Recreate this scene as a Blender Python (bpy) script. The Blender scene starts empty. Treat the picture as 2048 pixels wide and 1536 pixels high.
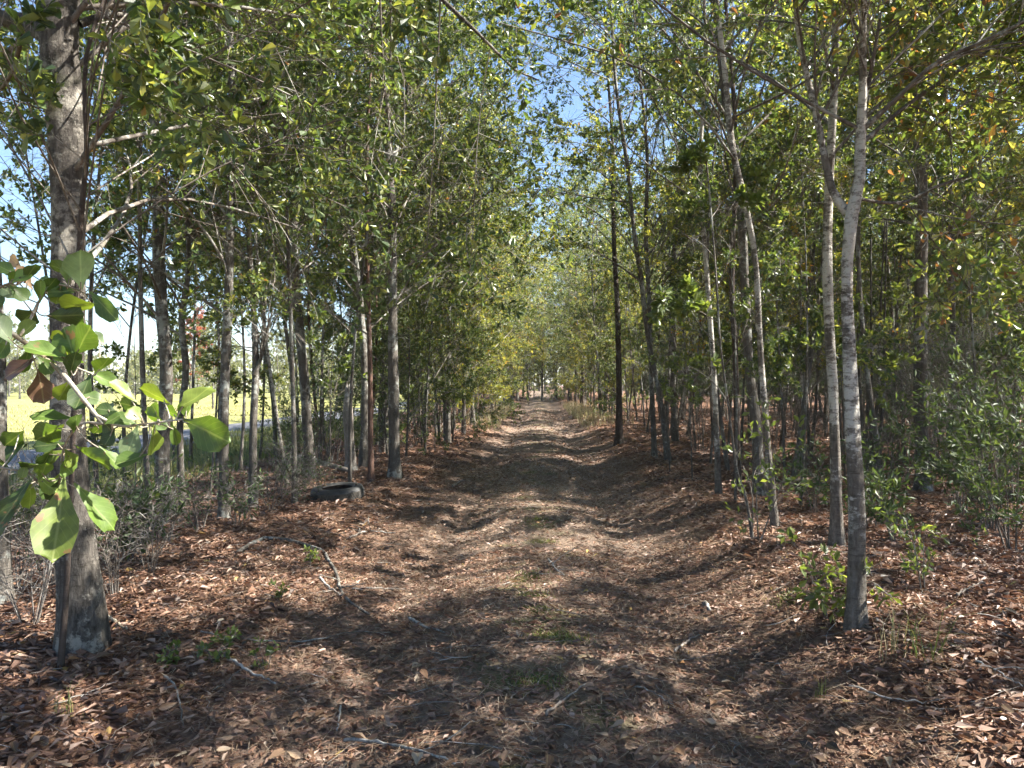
import bpy, math, random
import numpy as np
from mathutils import Vector

# ------------------------------------------------------------------ camera, sky, sun, exposure
S = bpy.context.scene
COL = S.collection
CAM_H, F, CX, CY = 1.6, 1520.0, 1024.0, 768.0          # photograph is 2048 x 1536
cam_data = bpy.data.cameras.new('camera')
cam_data.sensor_width = 36.0
cam_data.lens = 36.0 * F / 2048.0
cam_data.clip_start = 0.05
cam_data.clip_end = 3000.0
cam = bpy.data.objects.new('camera', cam_data)
cam.location = (0, 0, CAM_H)
cam.rotation_euler = (math.radians(90), 0, 0)
COL.objects.link(cam)
S.camera = cam

SUN_AZ, SUN_EL = 92.0, 46.0                              # azimuth clockwise from the view direction
SUN_DIR = Vector((math.sin(math.radians(SUN_AZ)) * math.cos(math.radians(SUN_EL)),
                  math.cos(math.radians(SUN_AZ)) * math.cos(math.radians(SUN_EL)),
                  math.sin(math.radians(SUN_EL))))
world = bpy.data.worlds.new('World')
S.world = world
world.use_nodes = True
wn = world.node_tree
bg = wn.nodes['Background']
sky = wn.nodes.new('ShaderNodeTexSky')
sky.sky_type = 'NISHITA'
sky.sun_disc = False
sky.sun_elevation = math.radians(SUN_EL)
sky.sun_rotation = math.radians(SUN_AZ)
sky.air_density = 1.0
sky.dust_density = 0.2
sky.ozone_density = 4.0
wn.links.new(sky.outputs[0], bg.inputs[0])
bg.inputs[1].default_value = 0.052
sun_data = bpy.data.lights.new('sun', 'SUN')
sun_data.energy = 5.0
sun_data.angle = math.radians(0.55)
sun_data.color = (1.0, 0.95, 0.86)
sun = bpy.data.objects.new('sun', sun_data)
sun.rotation_euler = SUN_DIR.to_track_quat('Z', 'Y').to_euler()
sun.location = (20, 10, 30)
COL.objects.link(sun)

S.view_settings.view_transform = 'Standard'
S.view_settings.look = 'None'
S.view_settings.exposure = 2.45
S.view_settings.gamma = 1.0
S.render.engine = 'CYCLES'
cy = S.cycles
cy.max_bounces = 5
cy.diffuse_bounces = 3
cy.glossy_bounces = 2
cy.transmission_bounces = 2
cy.transparent_max_bounces = 4
cy.caustics_reflective = False
cy.caustics_refractive = False
cy.sample_clamp_indirect = 4.0
cy.use_denoising = True
cy.use_adaptive_sampling = True
cy.adaptive_threshold = 0.03

rng = np.random.default_rng(11)
random.seed(5)


# ------------------------------------------------------------------ small helpers
def sstep(a, b, x):
    t = np.clip((x - a) / (b - a), 0, 1)
    return t * t * (3 - 2 * t)


def track_x(y):
    return 0.037 * y


def H(x, y):
    """Height of the ground."""
    x = np.asarray(x, float); y = np.asarray(y, float)
    u = x - track_x(y)
    h = -0.10 * np.exp(-((np.abs(u) - 0.92) / 0.32) ** 2) + 0.03 * np.exp(-(u / 0.45) ** 2)
    h = h + 0.20 * sstep(1.3, 2.1, u) * (1 - 0.55 * sstep(2.8, 5.0, u))
    h = h + 0.12 * sstep(1.5, 2.4, -u) * (1 - sstep(3.4, 5.0, -u)) - 0.15 * sstep(4.2, 8.0, -u)
    near = np.exp(-(np.abs(u) / 40) ** 2)
    h = h + near * (0.035 * np.sin(1.1 * y + 0.6 * x) * np.sin(0.7 * x - 0.3 * y + 1) + 0.02 * np.sin(2.7 * y + 1.3 * x + 2) * np.sin(2.1 * x + .5)
                    + 0.05 * np.sin(0.42 * y + 0.5) * np.exp(-(u / 2.5) ** 2))
    h = h + 0.9 * sstep(60, 110, y) * np.exp(-(u / 25) ** 2) * 0.5
    return h


def hitg(px, py, lift=0.0):
    """Point of the ground seen at a pixel of the photograph."""
    dx, dz = (px - CX) / F, -(py - CY) / F
    d = CAM_H / max(1e-3, -dz)
    for _ in range(30):
        z = float(H(dx * d, d)) + lift
        d = 0.5 * d + 0.5 * (CAM_H - z) / max(1e-3, -dz)
    return np.array([dx * d, d, float(H(dx * d, d)) + lift])


def at(px, py, d):
    return np.array([(px - CX) / F * d, d, CAM_H - (py - CY) / F * d])


def nrm(v):
    return v / np.maximum(np.linalg.norm(v, axis=-1, keepdims=True), 1e-9)


class MB:
    """Collects polygons of 3 and 4 corners, then makes one mesh."""

    def __init__(self):
        self.V, self.P, self.n = [], [], 0

    def add(self, V, polys, mat=0, rnd=None):
        V = np.asarray(V, float).reshape(-1, 3)
        for p in polys:
            p = np.asarray(p, int)
            if len(p) == 0:
                continue
            r = np.zeros(len(p)) if rnd is None else np.resize(rnd, len(p)) if np.ndim(rnd) else np.full(len(p), rnd)
            self.P.append((p + self.n, mat, r))
        self.V.append(V)
        self.n += len(V)

    def mesh(self, name, mats, smooth=True):
        me = bpy.data.meshes.new(name)
        V = np.concatenate(self.V) if self.V else np.zeros((0, 3))
        loops = np.concatenate([p.ravel() for p, _, _ in self.P])
        tot = np.concatenate([np.full(len(p), p.shape[1]) for p, _, _ in self.P])
        mi = np.concatenate([np.full(len(p), m) for p, m, _ in self.P])
        rd = np.concatenate([r for _, _, r in self.P])
        start = np.concatenate([[0], np.cumsum(tot)[:-1]])
        me.vertices.add(len(V)); me.vertices.foreach_set('co', V.astype(np.float32).ravel())
        me.loops.add(len(loops)); me.loops.foreach_set('vertex_index', loops.astype(np.int32))
        me.polygons.add(len(tot)); me.polygons.foreach_set('loop_start', start.astype(np.int32))
        me.polygons.foreach_set('loop_total', tot.astype(np.int32))
        me.polygons.foreach_set('material_index', mi.astype(np.int32))
        me.polygons.foreach_set('use_smooth', np.full(len(tot), smooth))
        a = me.attributes.new('rnd', 'FLOAT', 'FACE'); a.data.foreach_set('value', rd.astype(np.float32))
        me.update(calc_edges=True); me.validate()
        for m in mats:
            me.materials.append(m)
        return me


def link(name, me, parent=None, loc=None):
    o = bpy.data.objects.new(name, me)
    COL.objects.link(o)
    if parent is not None:
        o.parent = parent
    if loc is not None:
        o.location = loc
    return o


def tag(o, label=None, cat=None, group=None, kind=None):
    if label: o['label'] = label
    if cat: o['category'] = cat
    if group: o['group'] = group
    if kind: o['kind'] = kind
    return o


def thing(name, label, cat, loc, group=None, rz=0.0):
    o = bpy.data.objects.new(name, None)
    o.empty_display_size = 0.2
    COL.objects.link(o)
    o.location = loc
    o.rotation_euler = (0, 0, rz)
    return tag(o, label, cat, group)


def copy_tree(src, loc, rz, scale, label=None, group=None):
    c = src.copy(); COL.objects.link(c)
    c.location = loc; c.rotation_euler = (0, 0, rz); c.scale = scale
    if label: c['label'] = label
    if group: c['group'] = group
    for ch in src.children:
        d = ch.copy(); COL.objects.link(d); d.parent = c
    return c


# ------------------------------------------------------------------ materials
def newmat(name):
    m = bpy.data.materials.new(name)
    m.use_nodes = True
    nt = m.node_tree
    b = nt.nodes['Principled BSDF']
    return m, nt, b


def ramp(nt, stops, interp='LINEAR'):
    r = nt.nodes.new('ShaderNodeValToRGB')
    r.color_ramp.interpolation = interp
    e = r.color_ramp.elements
    while len(e) < len(stops):
        e.new(0.5)
    for i, (p, c) in enumerate(stops):
        e[i].position = p
        e[i].color = (*c, 1)
    return r


def leaf_mat(name, stops, trans=0.37, tcol=(2.5, 2.35, 1.05), rough=0.40, spec=0.6, obj_var=0.25, vein=False):
    m, nt, b = newmat(name)
    at_ = nt.nodes.new('ShaderNodeAttribute'); at_.attribute_name = 'rnd'
    oi = nt.nodes.new('ShaderNodeObjectInfo')
    ma = nt.nodes.new('ShaderNodeMath'); ma.operation = 'MULTIPLY_ADD'
    mb = nt.nodes.new('ShaderNodeMath'); mb.operation = 'SUBTRACT'; mb.inputs[1].default_value = 0.5
    nt.links.new(oi.outputs['Random'], mb.inputs[0])
    nt.links.new(mb.outputs[0], ma.inputs[0]); ma.inputs[1].default_value = obj_var
    nt.links.new(at_.outputs['Fac'], ma.inputs[2])
    r = ramp(nt, stops)
    nt.links.new(ma.outputs[0], r.inputs[0])
    col = r.outputs[0]
    if vein:
        tc = nt.nodes.new('ShaderNodeTexCoord')
        no = nt.nodes.new('ShaderNodeTexNoise'); no.inputs['Scale'].default_value = 60; no.inputs['Detail'].default_value = 4
        nt.links.new(tc.outputs['Object'], no.inputs['Vector'])
        mx = nt.nodes.new('ShaderNodeMix'); mx.data_type = 'RGBA'; mx.blend_type = 'MULTIPLY'
        rr = ramp(nt, [(0.3, (0.7, 0.7, 0.6)), (0.7, (1.2, 1.2, 1.1))])
        nt.links.new(no.outputs[0], rr.inputs[0])
        mx.inputs[0].default_value = 1
        nt.links.new(col, mx.inputs[6]); nt.links.new(rr.outputs[0], mx.inputs[7])
        col = mx.outputs[2]
        # midrib and side veins from the blade's own coordinates (across, along)
        vc = nt.nodes.new('ShaderNodeAttribute'); vc.attribute_name = 'blade'
        sx = nt.nodes.new('ShaderNodeSeparateXYZ'); nt.links.new(vc.outputs['Vector'], sx.inputs[0])
        ab = nt.nodes.new('ShaderNodeMath'); ab.operation = 'ABSOLUTE'; nt.links.new(sx.outputs[0], ab.inputs[0])
        mid = ramp(nt, [(0.03, (1, 1, 1)), (0.09, (0, 0, 0))]); nt.links.new(ab.outputs[0], mid.inputs[0])
        w1 = nt.nodes.new('ShaderNodeMath'); w1.operation = 'MULTIPLY_ADD'; w1.inputs[1].default_value = -14.0
        w0 = nt.nodes.new('ShaderNodeMath'); w0.operation = 'MULTIPLY'; w0.inputs[1].default_value = 48.0
        nt.links.new(sx.outputs[1], w0.inputs[0]); nt.links.new(ab.outputs[0], w1.inputs[0]); nt.links.new(w0.outputs[0], w1.inputs[2])
        sn = nt.nodes.new('ShaderNodeMath'); sn.operation = 'SINE'; nt.links.new(w1.outputs[0], sn.inputs[0])
        sv = ramp(nt, [(0.90, (0, 0, 0)), (1.0, (0.45, 0.45, 0.45))]); nt.links.new(sn.outputs[0], sv.inputs[0])
        mxx = nt.nodes.new('ShaderNodeMath'); mxx.operation = 'MAXIMUM'; nt.links.new(mid.outputs[0], mxx.inputs[0]); nt.links.new(sv.outputs[0], mxx.inputs[1])
        fc = nt.nodes.new('ShaderNodeMath'); fc.operation = 'MULTIPLY'; fc.inputs[1].default_value = 0.55; nt.links.new(mxx.outputs[0], fc.inputs[0])
        li = nt.nodes.new('ShaderNodeMix'); li.data_type = 'RGBA'; li.blend_type = 'ADD'
        nt.links.new(fc.outputs[0], li.inputs[0]); nt.links.new(col, li.inputs[6]); li.inputs[7].default_value = (0.14, 0.14, 0.07, 1)
        col = li.outputs[2]
        # brown blotches on some leaves
        nb = nt.nodes.new('ShaderNodeTexNoise'); nb.inputs['Scale'].default_value = 38; nb.inputs['Detail'].default_value = 6
        nt.links.new(tc.outputs['Object'], nb.inputs['Vector'])
        rb = ramp(nt, [(0.66, (0, 0, 0)), (0.70, (0.85, 0.85, 0.85))]); nt.links.new(nb.outputs[0], rb.inputs[0])
        br = nt.nodes.new('ShaderNodeMix'); br.data_type = 'RGBA'
        nt.links.new(rb.outputs[0], br.inputs[0]); nt.links.new(col, br.inputs[6]); br.inputs[7].default_value = (0.22, 0.10, 0.045, 1)
        col = br.outputs[2]
    nt.links.new(col, b.inputs['Base Color'])
    b.inputs['Roughness'].default_value = rough
    b.inputs['Specular IOR Level'].default_value = spec
    tr = nt.nodes.new('ShaderNodeBsdfTranslucent')
    mu = nt.nodes.new('ShaderNodeMix'); mu.data_type = 'RGBA'; mu.blend_type = 'MULTIPLY'; mu.inputs[0].default_value = 1
    nt.links.new(col, mu.inputs[6]); mu.inputs[7].default_value = (*tcol, 1)
    nt.links.new(mu.outputs[2], tr.inputs[0])
    ms = nt.nodes.new('ShaderNodeMixShader'); ms.inputs[0].default_value = trans
    nt.links.new(b.outputs[0], ms.inputs[1]); nt.links.new(tr.outputs[0], ms.inputs[2])
    nt.links.new(ms.outputs[0], nt.nodes['Material Output'].inputs[0])
    return m


GREEN = [(0.0, (0.036, 0.062, 0.024)), (0.40, (0.078, 0.118, 0.038)), (0.75, (0.172, 0.198, 0.060)), (0.93, (0.30, 0.295, 0.10)), (0.965, (0.26, 0.12, 0.045)), (1.0, (0.17, 0.085, 0.05))]
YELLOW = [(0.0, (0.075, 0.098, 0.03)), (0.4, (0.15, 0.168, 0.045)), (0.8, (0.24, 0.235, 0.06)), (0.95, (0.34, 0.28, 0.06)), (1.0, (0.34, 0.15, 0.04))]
DARK = [(0.0, (0.030, 0.052, 0.024)), (0.6, (0.058, 0.088, 0.036)), (1.0, (0.10, 0.13, 0.05))]
FRESH = [(0.0, (0.06, 0.09, 0.03)), (0.6, (0.105, 0.14, 0.04)), (1.0, (0.17, 0.20, 0.055))]
RED = [(0.0, (0.16, 0.05, 0.03)), (1.0, (0.34, 0.10, 0.06))]
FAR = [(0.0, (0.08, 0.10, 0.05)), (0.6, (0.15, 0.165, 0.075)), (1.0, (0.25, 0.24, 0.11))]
M = {}
M['oak_leaf'] = leaf_mat('oak_leaf', GREEN)
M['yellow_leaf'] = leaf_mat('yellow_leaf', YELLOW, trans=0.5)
M['dark_leaf'] = leaf_mat('evergreen_leaf', DARK, trans=0.3, rough=0.5, spec=0.3)
M['fresh_leaf'] = leaf_mat('seedling_leaf', FRESH, trans=0.45)
M['red_leaf'] = leaf_mat('red_leaf', RED, trans=0.4)
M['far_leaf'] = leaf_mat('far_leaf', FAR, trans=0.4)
M['needle'] = leaf_mat('pine_needle', [(0, (0.04, 0.07, 0.02)), (0.75, (0.08, 0.11, 0.03)), (0.86, (0.18, 0.12, 0.05)), (1, (0.2, 0.11, 0.05))], trans=0.25, obj_var=0.1)
M['grass'] = leaf_mat('grass_blade', [(0, (0.06, 0.10, 0.02)), (0.6, (0.15, 0.18, 0.04)), (1, (0.36, 0.30, 0.12))], trans=0.35, tcol=(1.25, 1.2, 0.95), rough=0.5, obj_var=0)
M['dry_grass'] = leaf_mat('dry_grass_blade', [(0, (0.14, 0.15, 0.06)), (0.5, (0.30, 0.26, 0.14)), (1, (0.42, 0.36, 0.24))], trans=0.35, tcol=(1.25, 1.2, 0.95), rough=0.5, obj_var=0)
LITTER = [(0.0, (0.028, 0.018, 0.013)), (0.18, (0.072, 0.041, 0.029)), (0.42, (0.150, 0.080, 0.052)), (0.62, (0.225, 0.128, 0.083)), (0.80, (0.29, 0.195, 0.14)), (0.93, (0.34, 0.28, 0.23)), (0.97, (0.34, 0.18, 0.07)), (1.0, (0.32, 0.24, 0.08))]
M['litter'] = leaf_mat('fallen_leaf', LITTER, trans=0.12, tcol=(1.3, 1.0, 0.8), rough=0.5, spec=0.45, obj_var=0.0)
M['litter_obj'] = leaf_mat('fallen_leaf_close', LITTER, trans=0.12, tcol=(1.3, 1.0, 0.8), rough=0.48, spec=0.45, obj_var=0.9, vein=True)
M['straw'] = leaf_mat('pine_straw', [(0, (0.10, 0.06, 0.04)), (0.6, (0.24, 0.16, 0.10)), (1, (0.36, 0.29, 0.21))], trans=0.1, tcol=(1, 1, 1), obj_var=0)
for k_, c_ in {'green': (0.085, 0.145, 0.025), 'bright': (0.11, 0.18, 0.028), 'deep': (0.045, 0.08, 0.018), 'pale': (0.17, 0.23, 0.12),
               'lime': (0.16, 0.215, 0.035), 'brown': (0.13, 0.065, 0.04), 'peach': (0.45, 0.27, 0.16), 'rust': (0.16, 0.045, 0.03)}.items():
    M['near_' + k_] = leaf_mat('near_leaf_' + k_, [(0, tuple(x * 0.7 for x in c_)), (1, tuple(x * 1.05 for x in c_))], trans=0.36 if k_ not in ('brown',) else 0.2, tcol=(1.9, 1.9, 0.8),
                               rough=0.5, obj_var=0.5, vein=True)


def bark_mat(name, dark, light, lichen=(0.5, 0.5, 0.47), amount=0.5, bands=0.0, scale=1.0, bump=0.5, foot=0.0):
    m, nt, b = newmat(name)
    tc = nt.nodes.new('ShaderNodeTexCoord')

    def noise(sc, detail, rough):
        mp = nt.nodes.new('ShaderNodeMapping'); mp.inputs['Scale'].default_value = sc
        nt.links.new(tc.outputs['Object'], mp.inputs[0])
        n_ = nt.nodes.new('ShaderNodeTexNoise'); n_.inputs['Scale'].default_value = 1.0; n_.inputs['Detail'].default_value = detail; n_.inputs['Roughness'].default_value = rough
        nt.links.new(mp.outputs[0], n_.inputs['Vector'])
        return n_

    def mix(fac, a, c, blend='MIX'):
        mx = nt.nodes.new('ShaderNodeMix'); mx.data_type = 'RGBA'; mx.blend_type = blend
        if isinstance(fac, float): mx.inputs[0].default_value = fac
        else: nt.links.new(fac, mx.inputs[0])
        for k, v in ((6, a), (7, c)):
            if isinstance(v, tuple): mx.inputs[k].default_value = (*v, 1)
            else: nt.links.new(v, mx.inputs[k])
        return mx.outputs[2]

    n1 = noise((26 * scale, 26 * scale, 7 * scale), 7, 0.72)          # furrows
    r1 = ramp(nt, [(0.32, dark), (0.68, light)]); nt.links.new(n1.outputs[0], r1.inputs[0])
    n2 = noise((15, 15, 15 + 16 * bands), 9, 0.75)                    # lichen crusts
    n5 = noise((2.2, 2.2, 1.6), 3, 0.5)                               # where lichen grows at all
    ad = nt.nodes.new('ShaderNodeMath'); ad.operation = 'ADD'; nt.links.new(n2.outputs[0], ad.inputs[0])
    m5 = nt.nodes.new('ShaderNodeMath'); m5.operation = 'MULTIPLY_ADD'; m5.inputs[1].default_value = 0.9; m5.inputs[2].default_value = -0.45
    nt.links.new(n5.outputs[0], m5.inputs[0]); nt.links.new(m5.outputs[0], ad.inputs[1])
    r2 = ramp(nt, [(0.62 - 0.30 * amount, (0, 0, 0)), (0.70 - 0.26 * amount, (1, 1, 1))]); nt.links.new(ad.outputs[0], r2.inputs[0])
    lf = r2.outputs[0]
    if foot:                                                          # older, darker bark without crusts towards the foot
        sz = nt.nodes.new('ShaderNodeSeparateXYZ'); nt.links.new(tc.outputs['Object'], sz.inputs[0])
        n6 = noise((6, 6, 3), 5, 0.7)
        zz = nt.nodes.new('ShaderNodeMath'); zz.operation = 'MULTIPLY_ADD'; zz.inputs[1].default_value = 1.4
        nt.links.new(n6.outputs[0], zz.inputs[0]); nt.links.new(sz.outputs['Z'], zz.inputs[2])
        mr_ = nt.nodes.new('ShaderNodeMapRange'); mr_.inputs[1].default_value = foot + 0.55; mr_.inputs[2].default_value = foot + 0.95
        mr_.inputs[3].default_value = 0.12; mr_.inputs[4].default_value = 1.0
        nt.links.new(zz.outputs[0], mr_.inputs[0])
        ml = nt.nodes.new('ShaderNodeMath'); ml.operation = 'MULTIPLY'
        nt.links.new(lf, ml.inputs[0]); nt.links.new(mr_.outputs[0], ml.inputs[1]); lf = ml.outputs[0]
    col = mix(lf, r1.outputs[0], lichen)
    n3 = noise((5, 5, 5), 5, 0.6)                                     # moss
    r3 = ramp(nt, [(0.60, (0, 0, 0)), (0.72, (0.6, 0.6, 0.6))]); nt.links.new(n3.outputs[0], r3.inputs[0])
    col = mix(r3.outputs[0], col, (0.07, 0.075, 0.045))
    n4 = noise((9, 9, 70), 4, 0.6)                                    # cross-wise cracks of smooth bark
    r4 = ramp(nt, [(0.34, (0.25, 0.23, 0.2)), (0.44, (1, 1, 1))]); nt.links.new(n4.outputs[0], r4.inputs[0])
    col = mix(0.25 + 0.6 * min(1.0, bands), col, r4.outputs[0], 'MULTIPLY')
    nt.links.new(col, b.inputs['Base Color'])
    b.inputs['Roughness'].default_value = 0.9
    b.inputs['Specular IOR Level'].default_value = 0.2
    bp = nt.nodes.new('ShaderNodeBump'); bp.inputs['Strength'].default_value = bump; bp.inputs['Distance'].default_value = 0.03
    a2 = nt.nodes.new('ShaderNodeMath'); a2.operation = 'ADD'
    nt.links.new(n1.outputs[0], a2.inputs[0]); nt.links.new(n2.outputs[0], a2.inputs[1])
    nt.links.new(a2.outputs[0], bp.inputs['Height'])
    nt.links.new(bp.outputs[0], b.inputs['Normal'])
    return m


M['bark_pale'] = bark_mat('pale_lichen_bark', (0.06, 0.05, 0.04), (0.19, 0.168, 0.142), (0.44, 0.42, 0.375), 0.55, 0.5, 1.2, 0.8, 0.5)
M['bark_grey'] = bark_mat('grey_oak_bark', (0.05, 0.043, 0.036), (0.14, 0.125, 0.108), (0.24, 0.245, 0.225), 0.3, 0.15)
M['bark_rough'] = bark_mat('rough_oak_bark', (0.035, 0.030, 0.025), (0.18, 0.16, 0.138), (0.34, 0.315, 0.27), 0.28, 0.15, 1.6, 1.0)
M['bark_dark'] = bark_mat('dark_pine_bark', (0.035, 0.026, 0.021), (0.11, 0.085, 0.07), (0.2, 0.19, 0.17), 0.1, 0.0, 0.9, 0.8)
M['bark_red'] = bark_mat('reddish_pine_bark', (0.05, 0.03, 0.022), (0.17, 0.10, 0.075), (0.24, 0.2, 0.17), 0.15)
M['twig'] = bark_mat('twig_bark', (0.07, 0.058, 0.048), (0.19, 0.165, 0.14), (0.3, 0.29, 0.26), 0.3, 0, 1.5, 0.2)
M['dead'] = bark_mat('bleached_dead_wood', (0.10, 0.085, 0.072), (0.26, 0.23, 0.20), (0.36, 0.34, 0.31), 0.35, 0, 1.5, 0.4)
M['stem'] = bark_mat('young_stem', (0.13, 0.10, 0.06), (0.27, 0.22, 0.15), (0.35, 0.32, 0.26), 0.2, 0, 2, 0.2)


def ground_mat():
    m, nt, b = newmat('forest_floor')
    tc = nt.nodes.new('ShaderNodeTexCoord')
    ge = nt.nodes.new('ShaderNodeNewGeometry')
    n1 = nt.nodes.new('ShaderNodeTexNoise'); n1.inputs['Scale'].default_value = 26; n1.inputs['Detail'].default_value = 8; n1.inputs['Roughness'].default_value = 0.75
    nt.links.new(ge.outputs['Position'], n1.inputs['Vector'])
    r1 = ramp(nt, [(0.30, (0.035, 0.022, 0.016)), (0.45, (0.10, 0.055, 0.036)), (0.58, (0.19, 0.105, 0.066)), (0.72, (0.27, 0.18, 0.12))])
    nt.links.new(n1.outputs[0], r1.inputs[0])
    # leaf-sized cells
    v = nt.nodes.new('ShaderNodeTexVoronoi'); v.inputs['Scale'].default_value = 17
    nt.links.new(ge.outputs['Position'], v.inputs['Vector'])
    hs = nt.nodes.new('ShaderNodeSeparateColor')
    nt.links.new(v.outputs['Color'], hs.inputs[0])
    r2 = ramp(nt, [(0.0, (0.06, 0.032, 0.022)), (0.5, (0.20, 0.098, 0.058)), (1.0, (0.31, 0.20, 0.13))])
    nt.links.new(hs.outputs[0], r2.inputs[0])
    mx = nt.nodes.new('ShaderNodeMix'); mx.data_type = 'RGBA'; mx.inputs[0].default_value = 0.5
    nt.links.new(r1.outputs[0], mx.inputs[6]); nt.links.new(r2.outputs[0], mx.inputs[7])
    # bare, bleached soil and chaff along the driven track (u = x - 0.037 y)
    sp = nt.nodes.new('ShaderNodeSeparateXYZ'); nt.links.new(ge.outputs['Position'], sp.inputs[0])
    mu = nt.nodes.new('ShaderNodeMath'); mu.operation = 'MULTIPLY_ADD'; mu.inputs[1].default_value = -0.037
    nt.links.new(sp.outputs['Y'], mu.inputs[0]); nt.links.new(sp.outputs['X'], mu.inputs[2])
    n2 = nt.nodes.new('ShaderNodeTexNoise'); n2.inputs['Scale'].default_value = 0.9; n2.inputs['Detail'].default_value = 5
    nt.links.new(ge.outputs['Position'], n2.inputs['Vector'])
    ab = nt.nodes.new('ShaderNodeMath'); ab.operation = 'ABSOLUTE'; nt.links.new(mu.outputs[0], ab.inputs[0])
    ad = nt.nodes.new('ShaderNodeMath'); ad.operation = 'ADD'; nt.links.new(ab.outputs[0], ad.inputs[0]); nt.links.new(n2.outputs[0], ad.inputs[1])
    rm = ramp(nt, [(0.45, (0.75, 0.75, 0.75)), (0.75, (0, 0, 0))])
    mr = nt.nodes.new('ShaderNodeMath'); mr.operation = 'MULTIPLY'; mr.inputs[1].default_value = 0.30
    nt.links.new(ad.outputs[0], mr.inputs[0]); nt.links.new(mr.outputs[0], rm.inputs[0])
    r4 = ramp(nt, [(0.3, (0.10, 0.075, 0.058)), (0.55, (0.22, 0.175, 0.14)), (0.75, (0.34, 0.285, 0.235))])
    nt.links.new(n1.outputs[0], r4.inputs[0])
    mx2 = nt.nodes.new('ShaderNodeMix'); mx2.data_type = 'RGBA'
    nt.links.new(rm.outputs[0], mx2.inputs[0]); nt.links.new(mx.outputs[2], mx2.inputs[6]); nt.links.new(r4.outputs[0], mx2.inputs[7])
    # thin moss on the crown between the ruts
    n4 = nt.nodes.new('ShaderNodeTexNoise'); n4.inputs['Scale'].default_value = 1.6; n4.inputs['Detail'].default_value = 6
    nt.links.new(ge.outputs['Position'], n4.inputs['Vector'])
    rr = ramp(nt, [(0.52, (0, 0, 0)), (0.64, (1, 1, 1))]); nt.links.new(n4.outputs[0], rr.inputs[0])
    rc = ramp(nt, [(0.25, (1, 1, 1)), (0.55, (0, 0, 0))]); nt.links.new(ab.outputs[0], rc.inputs[0])
    mm = nt.nodes.new('ShaderNodeMath'); mm.operation = 'MULTIPLY'; nt.links.new(rr.outputs[0], mm.inputs[0]); nt.links.new(rc.outputs[0], mm.inputs[1])
    mm2 = nt.nodes.new('ShaderNodeMath'); mm2.operation = 'MULTIPLY'; mm2.inputs[1].default_value = 0.75; nt.links.new(mm.outputs[0], mm2.inputs[0])
    mx3 = nt.nodes.new('ShaderNodeMix'); mx3.data_type = 'RGBA'
    nt.links.new(mm2.outputs[0], mx3.inputs[0]); nt.links.new(mx2.outputs[2], mx3.inputs[6]); mx3.inputs[7].default_value = (0.10, 0.11, 0.035, 1)
    nt.links.new(mx3.outputs[2], b.inputs['Base Color'])
    b.inputs['Roughness'].default_value = 0.95; b.inputs['Specular IOR Level'].default_value = 0.15
    bp = nt.nodes.new('ShaderNodeBump'); bp.inputs['Strength'].default_value = 0.8; bp.inputs['Distance'].default_value = 0.04
    nt.links.new(n1.outputs[0], bp.inputs['Height']); nt.links.new(bp.outputs[0], b.inputs['Normal'])
    return m


def flat_mat(name, a, c, scale=8, rough=0.9, bump=0.3, detail=6):
    m, nt, b = newmat(name)
    ge = nt.nodes.new('ShaderNodeNewGeometry')
    n1 = nt.nodes.new('ShaderNodeTexNoise'); n1.inputs['Scale'].default_value = scale; n1.inputs['Detail'].default_value = detail; n1.inputs['Roughness'].default_value = 0.65
    nt.links.new(ge.outputs['Position'], n1.inputs['Vector'])
    r = ramp(nt, [(0.3, a), (0.7, c)]); nt.links.new(n1.outputs[0], r.inputs[0])
    nt.links.new(r.outputs[0], b.inputs['Base Color'])
    b.inputs['Roughness'].default_value = rough
    bp = nt.nodes.new('ShaderNodeBump'); bp.inputs['Strength'].default_value = bump; bp.inputs['Distance'].default_value = 0.02
    nt.links.new(n1.outputs[0], bp.inputs['Height']); nt.links.new(bp.outputs[0], b.inputs['Normal'])
    return m


M['ground'] = ground_mat()
M['field'] = flat_mat('mown_field_grass', (0.13, 0.15, 0.03), (0.30, 0.28, 0.08), 1.5)
M['asphalt'] = flat_mat('worn_asphalt', (0.10, 0.10, 0.11), (0.17, 0.17, 0.175), 12, 0.8)
M['rubber'] = flat_mat('weathered_rubber', (0.012, 0.012, 0.013), (0.05, 0.048, 0.045), 14, 0.65, 0.15)
M['dust'] = flat_mat('dusty_tread', (0.02, 0.019, 0.018), (0.10, 0.088, 0.072), 9, 0.9, 0.2)


# ------------------------------------------------------------------ the setting
def graded(lo, hi, flo, fhi, fine, grow):
    xs = list(np.arange(flo, fhi + 1e-6, fine))
    s, x = fine, fhi
    while x < hi:
        s *= grow; x += s; xs.append(min(x, hi))
    s, x = fine, flo
    while x > lo:
        s *= grow; x -= s; xs.insert(0, max(x, lo))
    return np.array(xs)


XS = graded(-420, 420, -7.0, 8.0, 0.11, 1.13)
YS = graded(-60, 700, 2.0, 24.0, 0.14, 1.08)


def sheet(name, xs, ys, mat, lift):
    X, Y = np.meshgrid(xs, ys)
    Z = H(X, Y) + lift
    V = np.stack([X, Y, Z], -1).reshape(-1, 3)
    nx, ny = len(xs), len(ys)
    i = np.arange(nx - 1)[None, :] + nx * np.arange(ny - 1)[:, None]
    q = np.stack([i, i + 1, i + 1 + nx, i + nx], -1).reshape(-1, 4)
    mb = MB(); mb.add(V, [q])
    return tag(link(name, mb.mesh(name, [mat])), kind='structure')


ground = sheet('ground', XS, YS, M['ground'], 0.0)
field = sheet('field', XS[XS < -6.6], YS[YS > -20], M['field'], 0.03)


def paved_x(y):
    return -11.2 + 0.055 * (y - 15)


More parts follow.
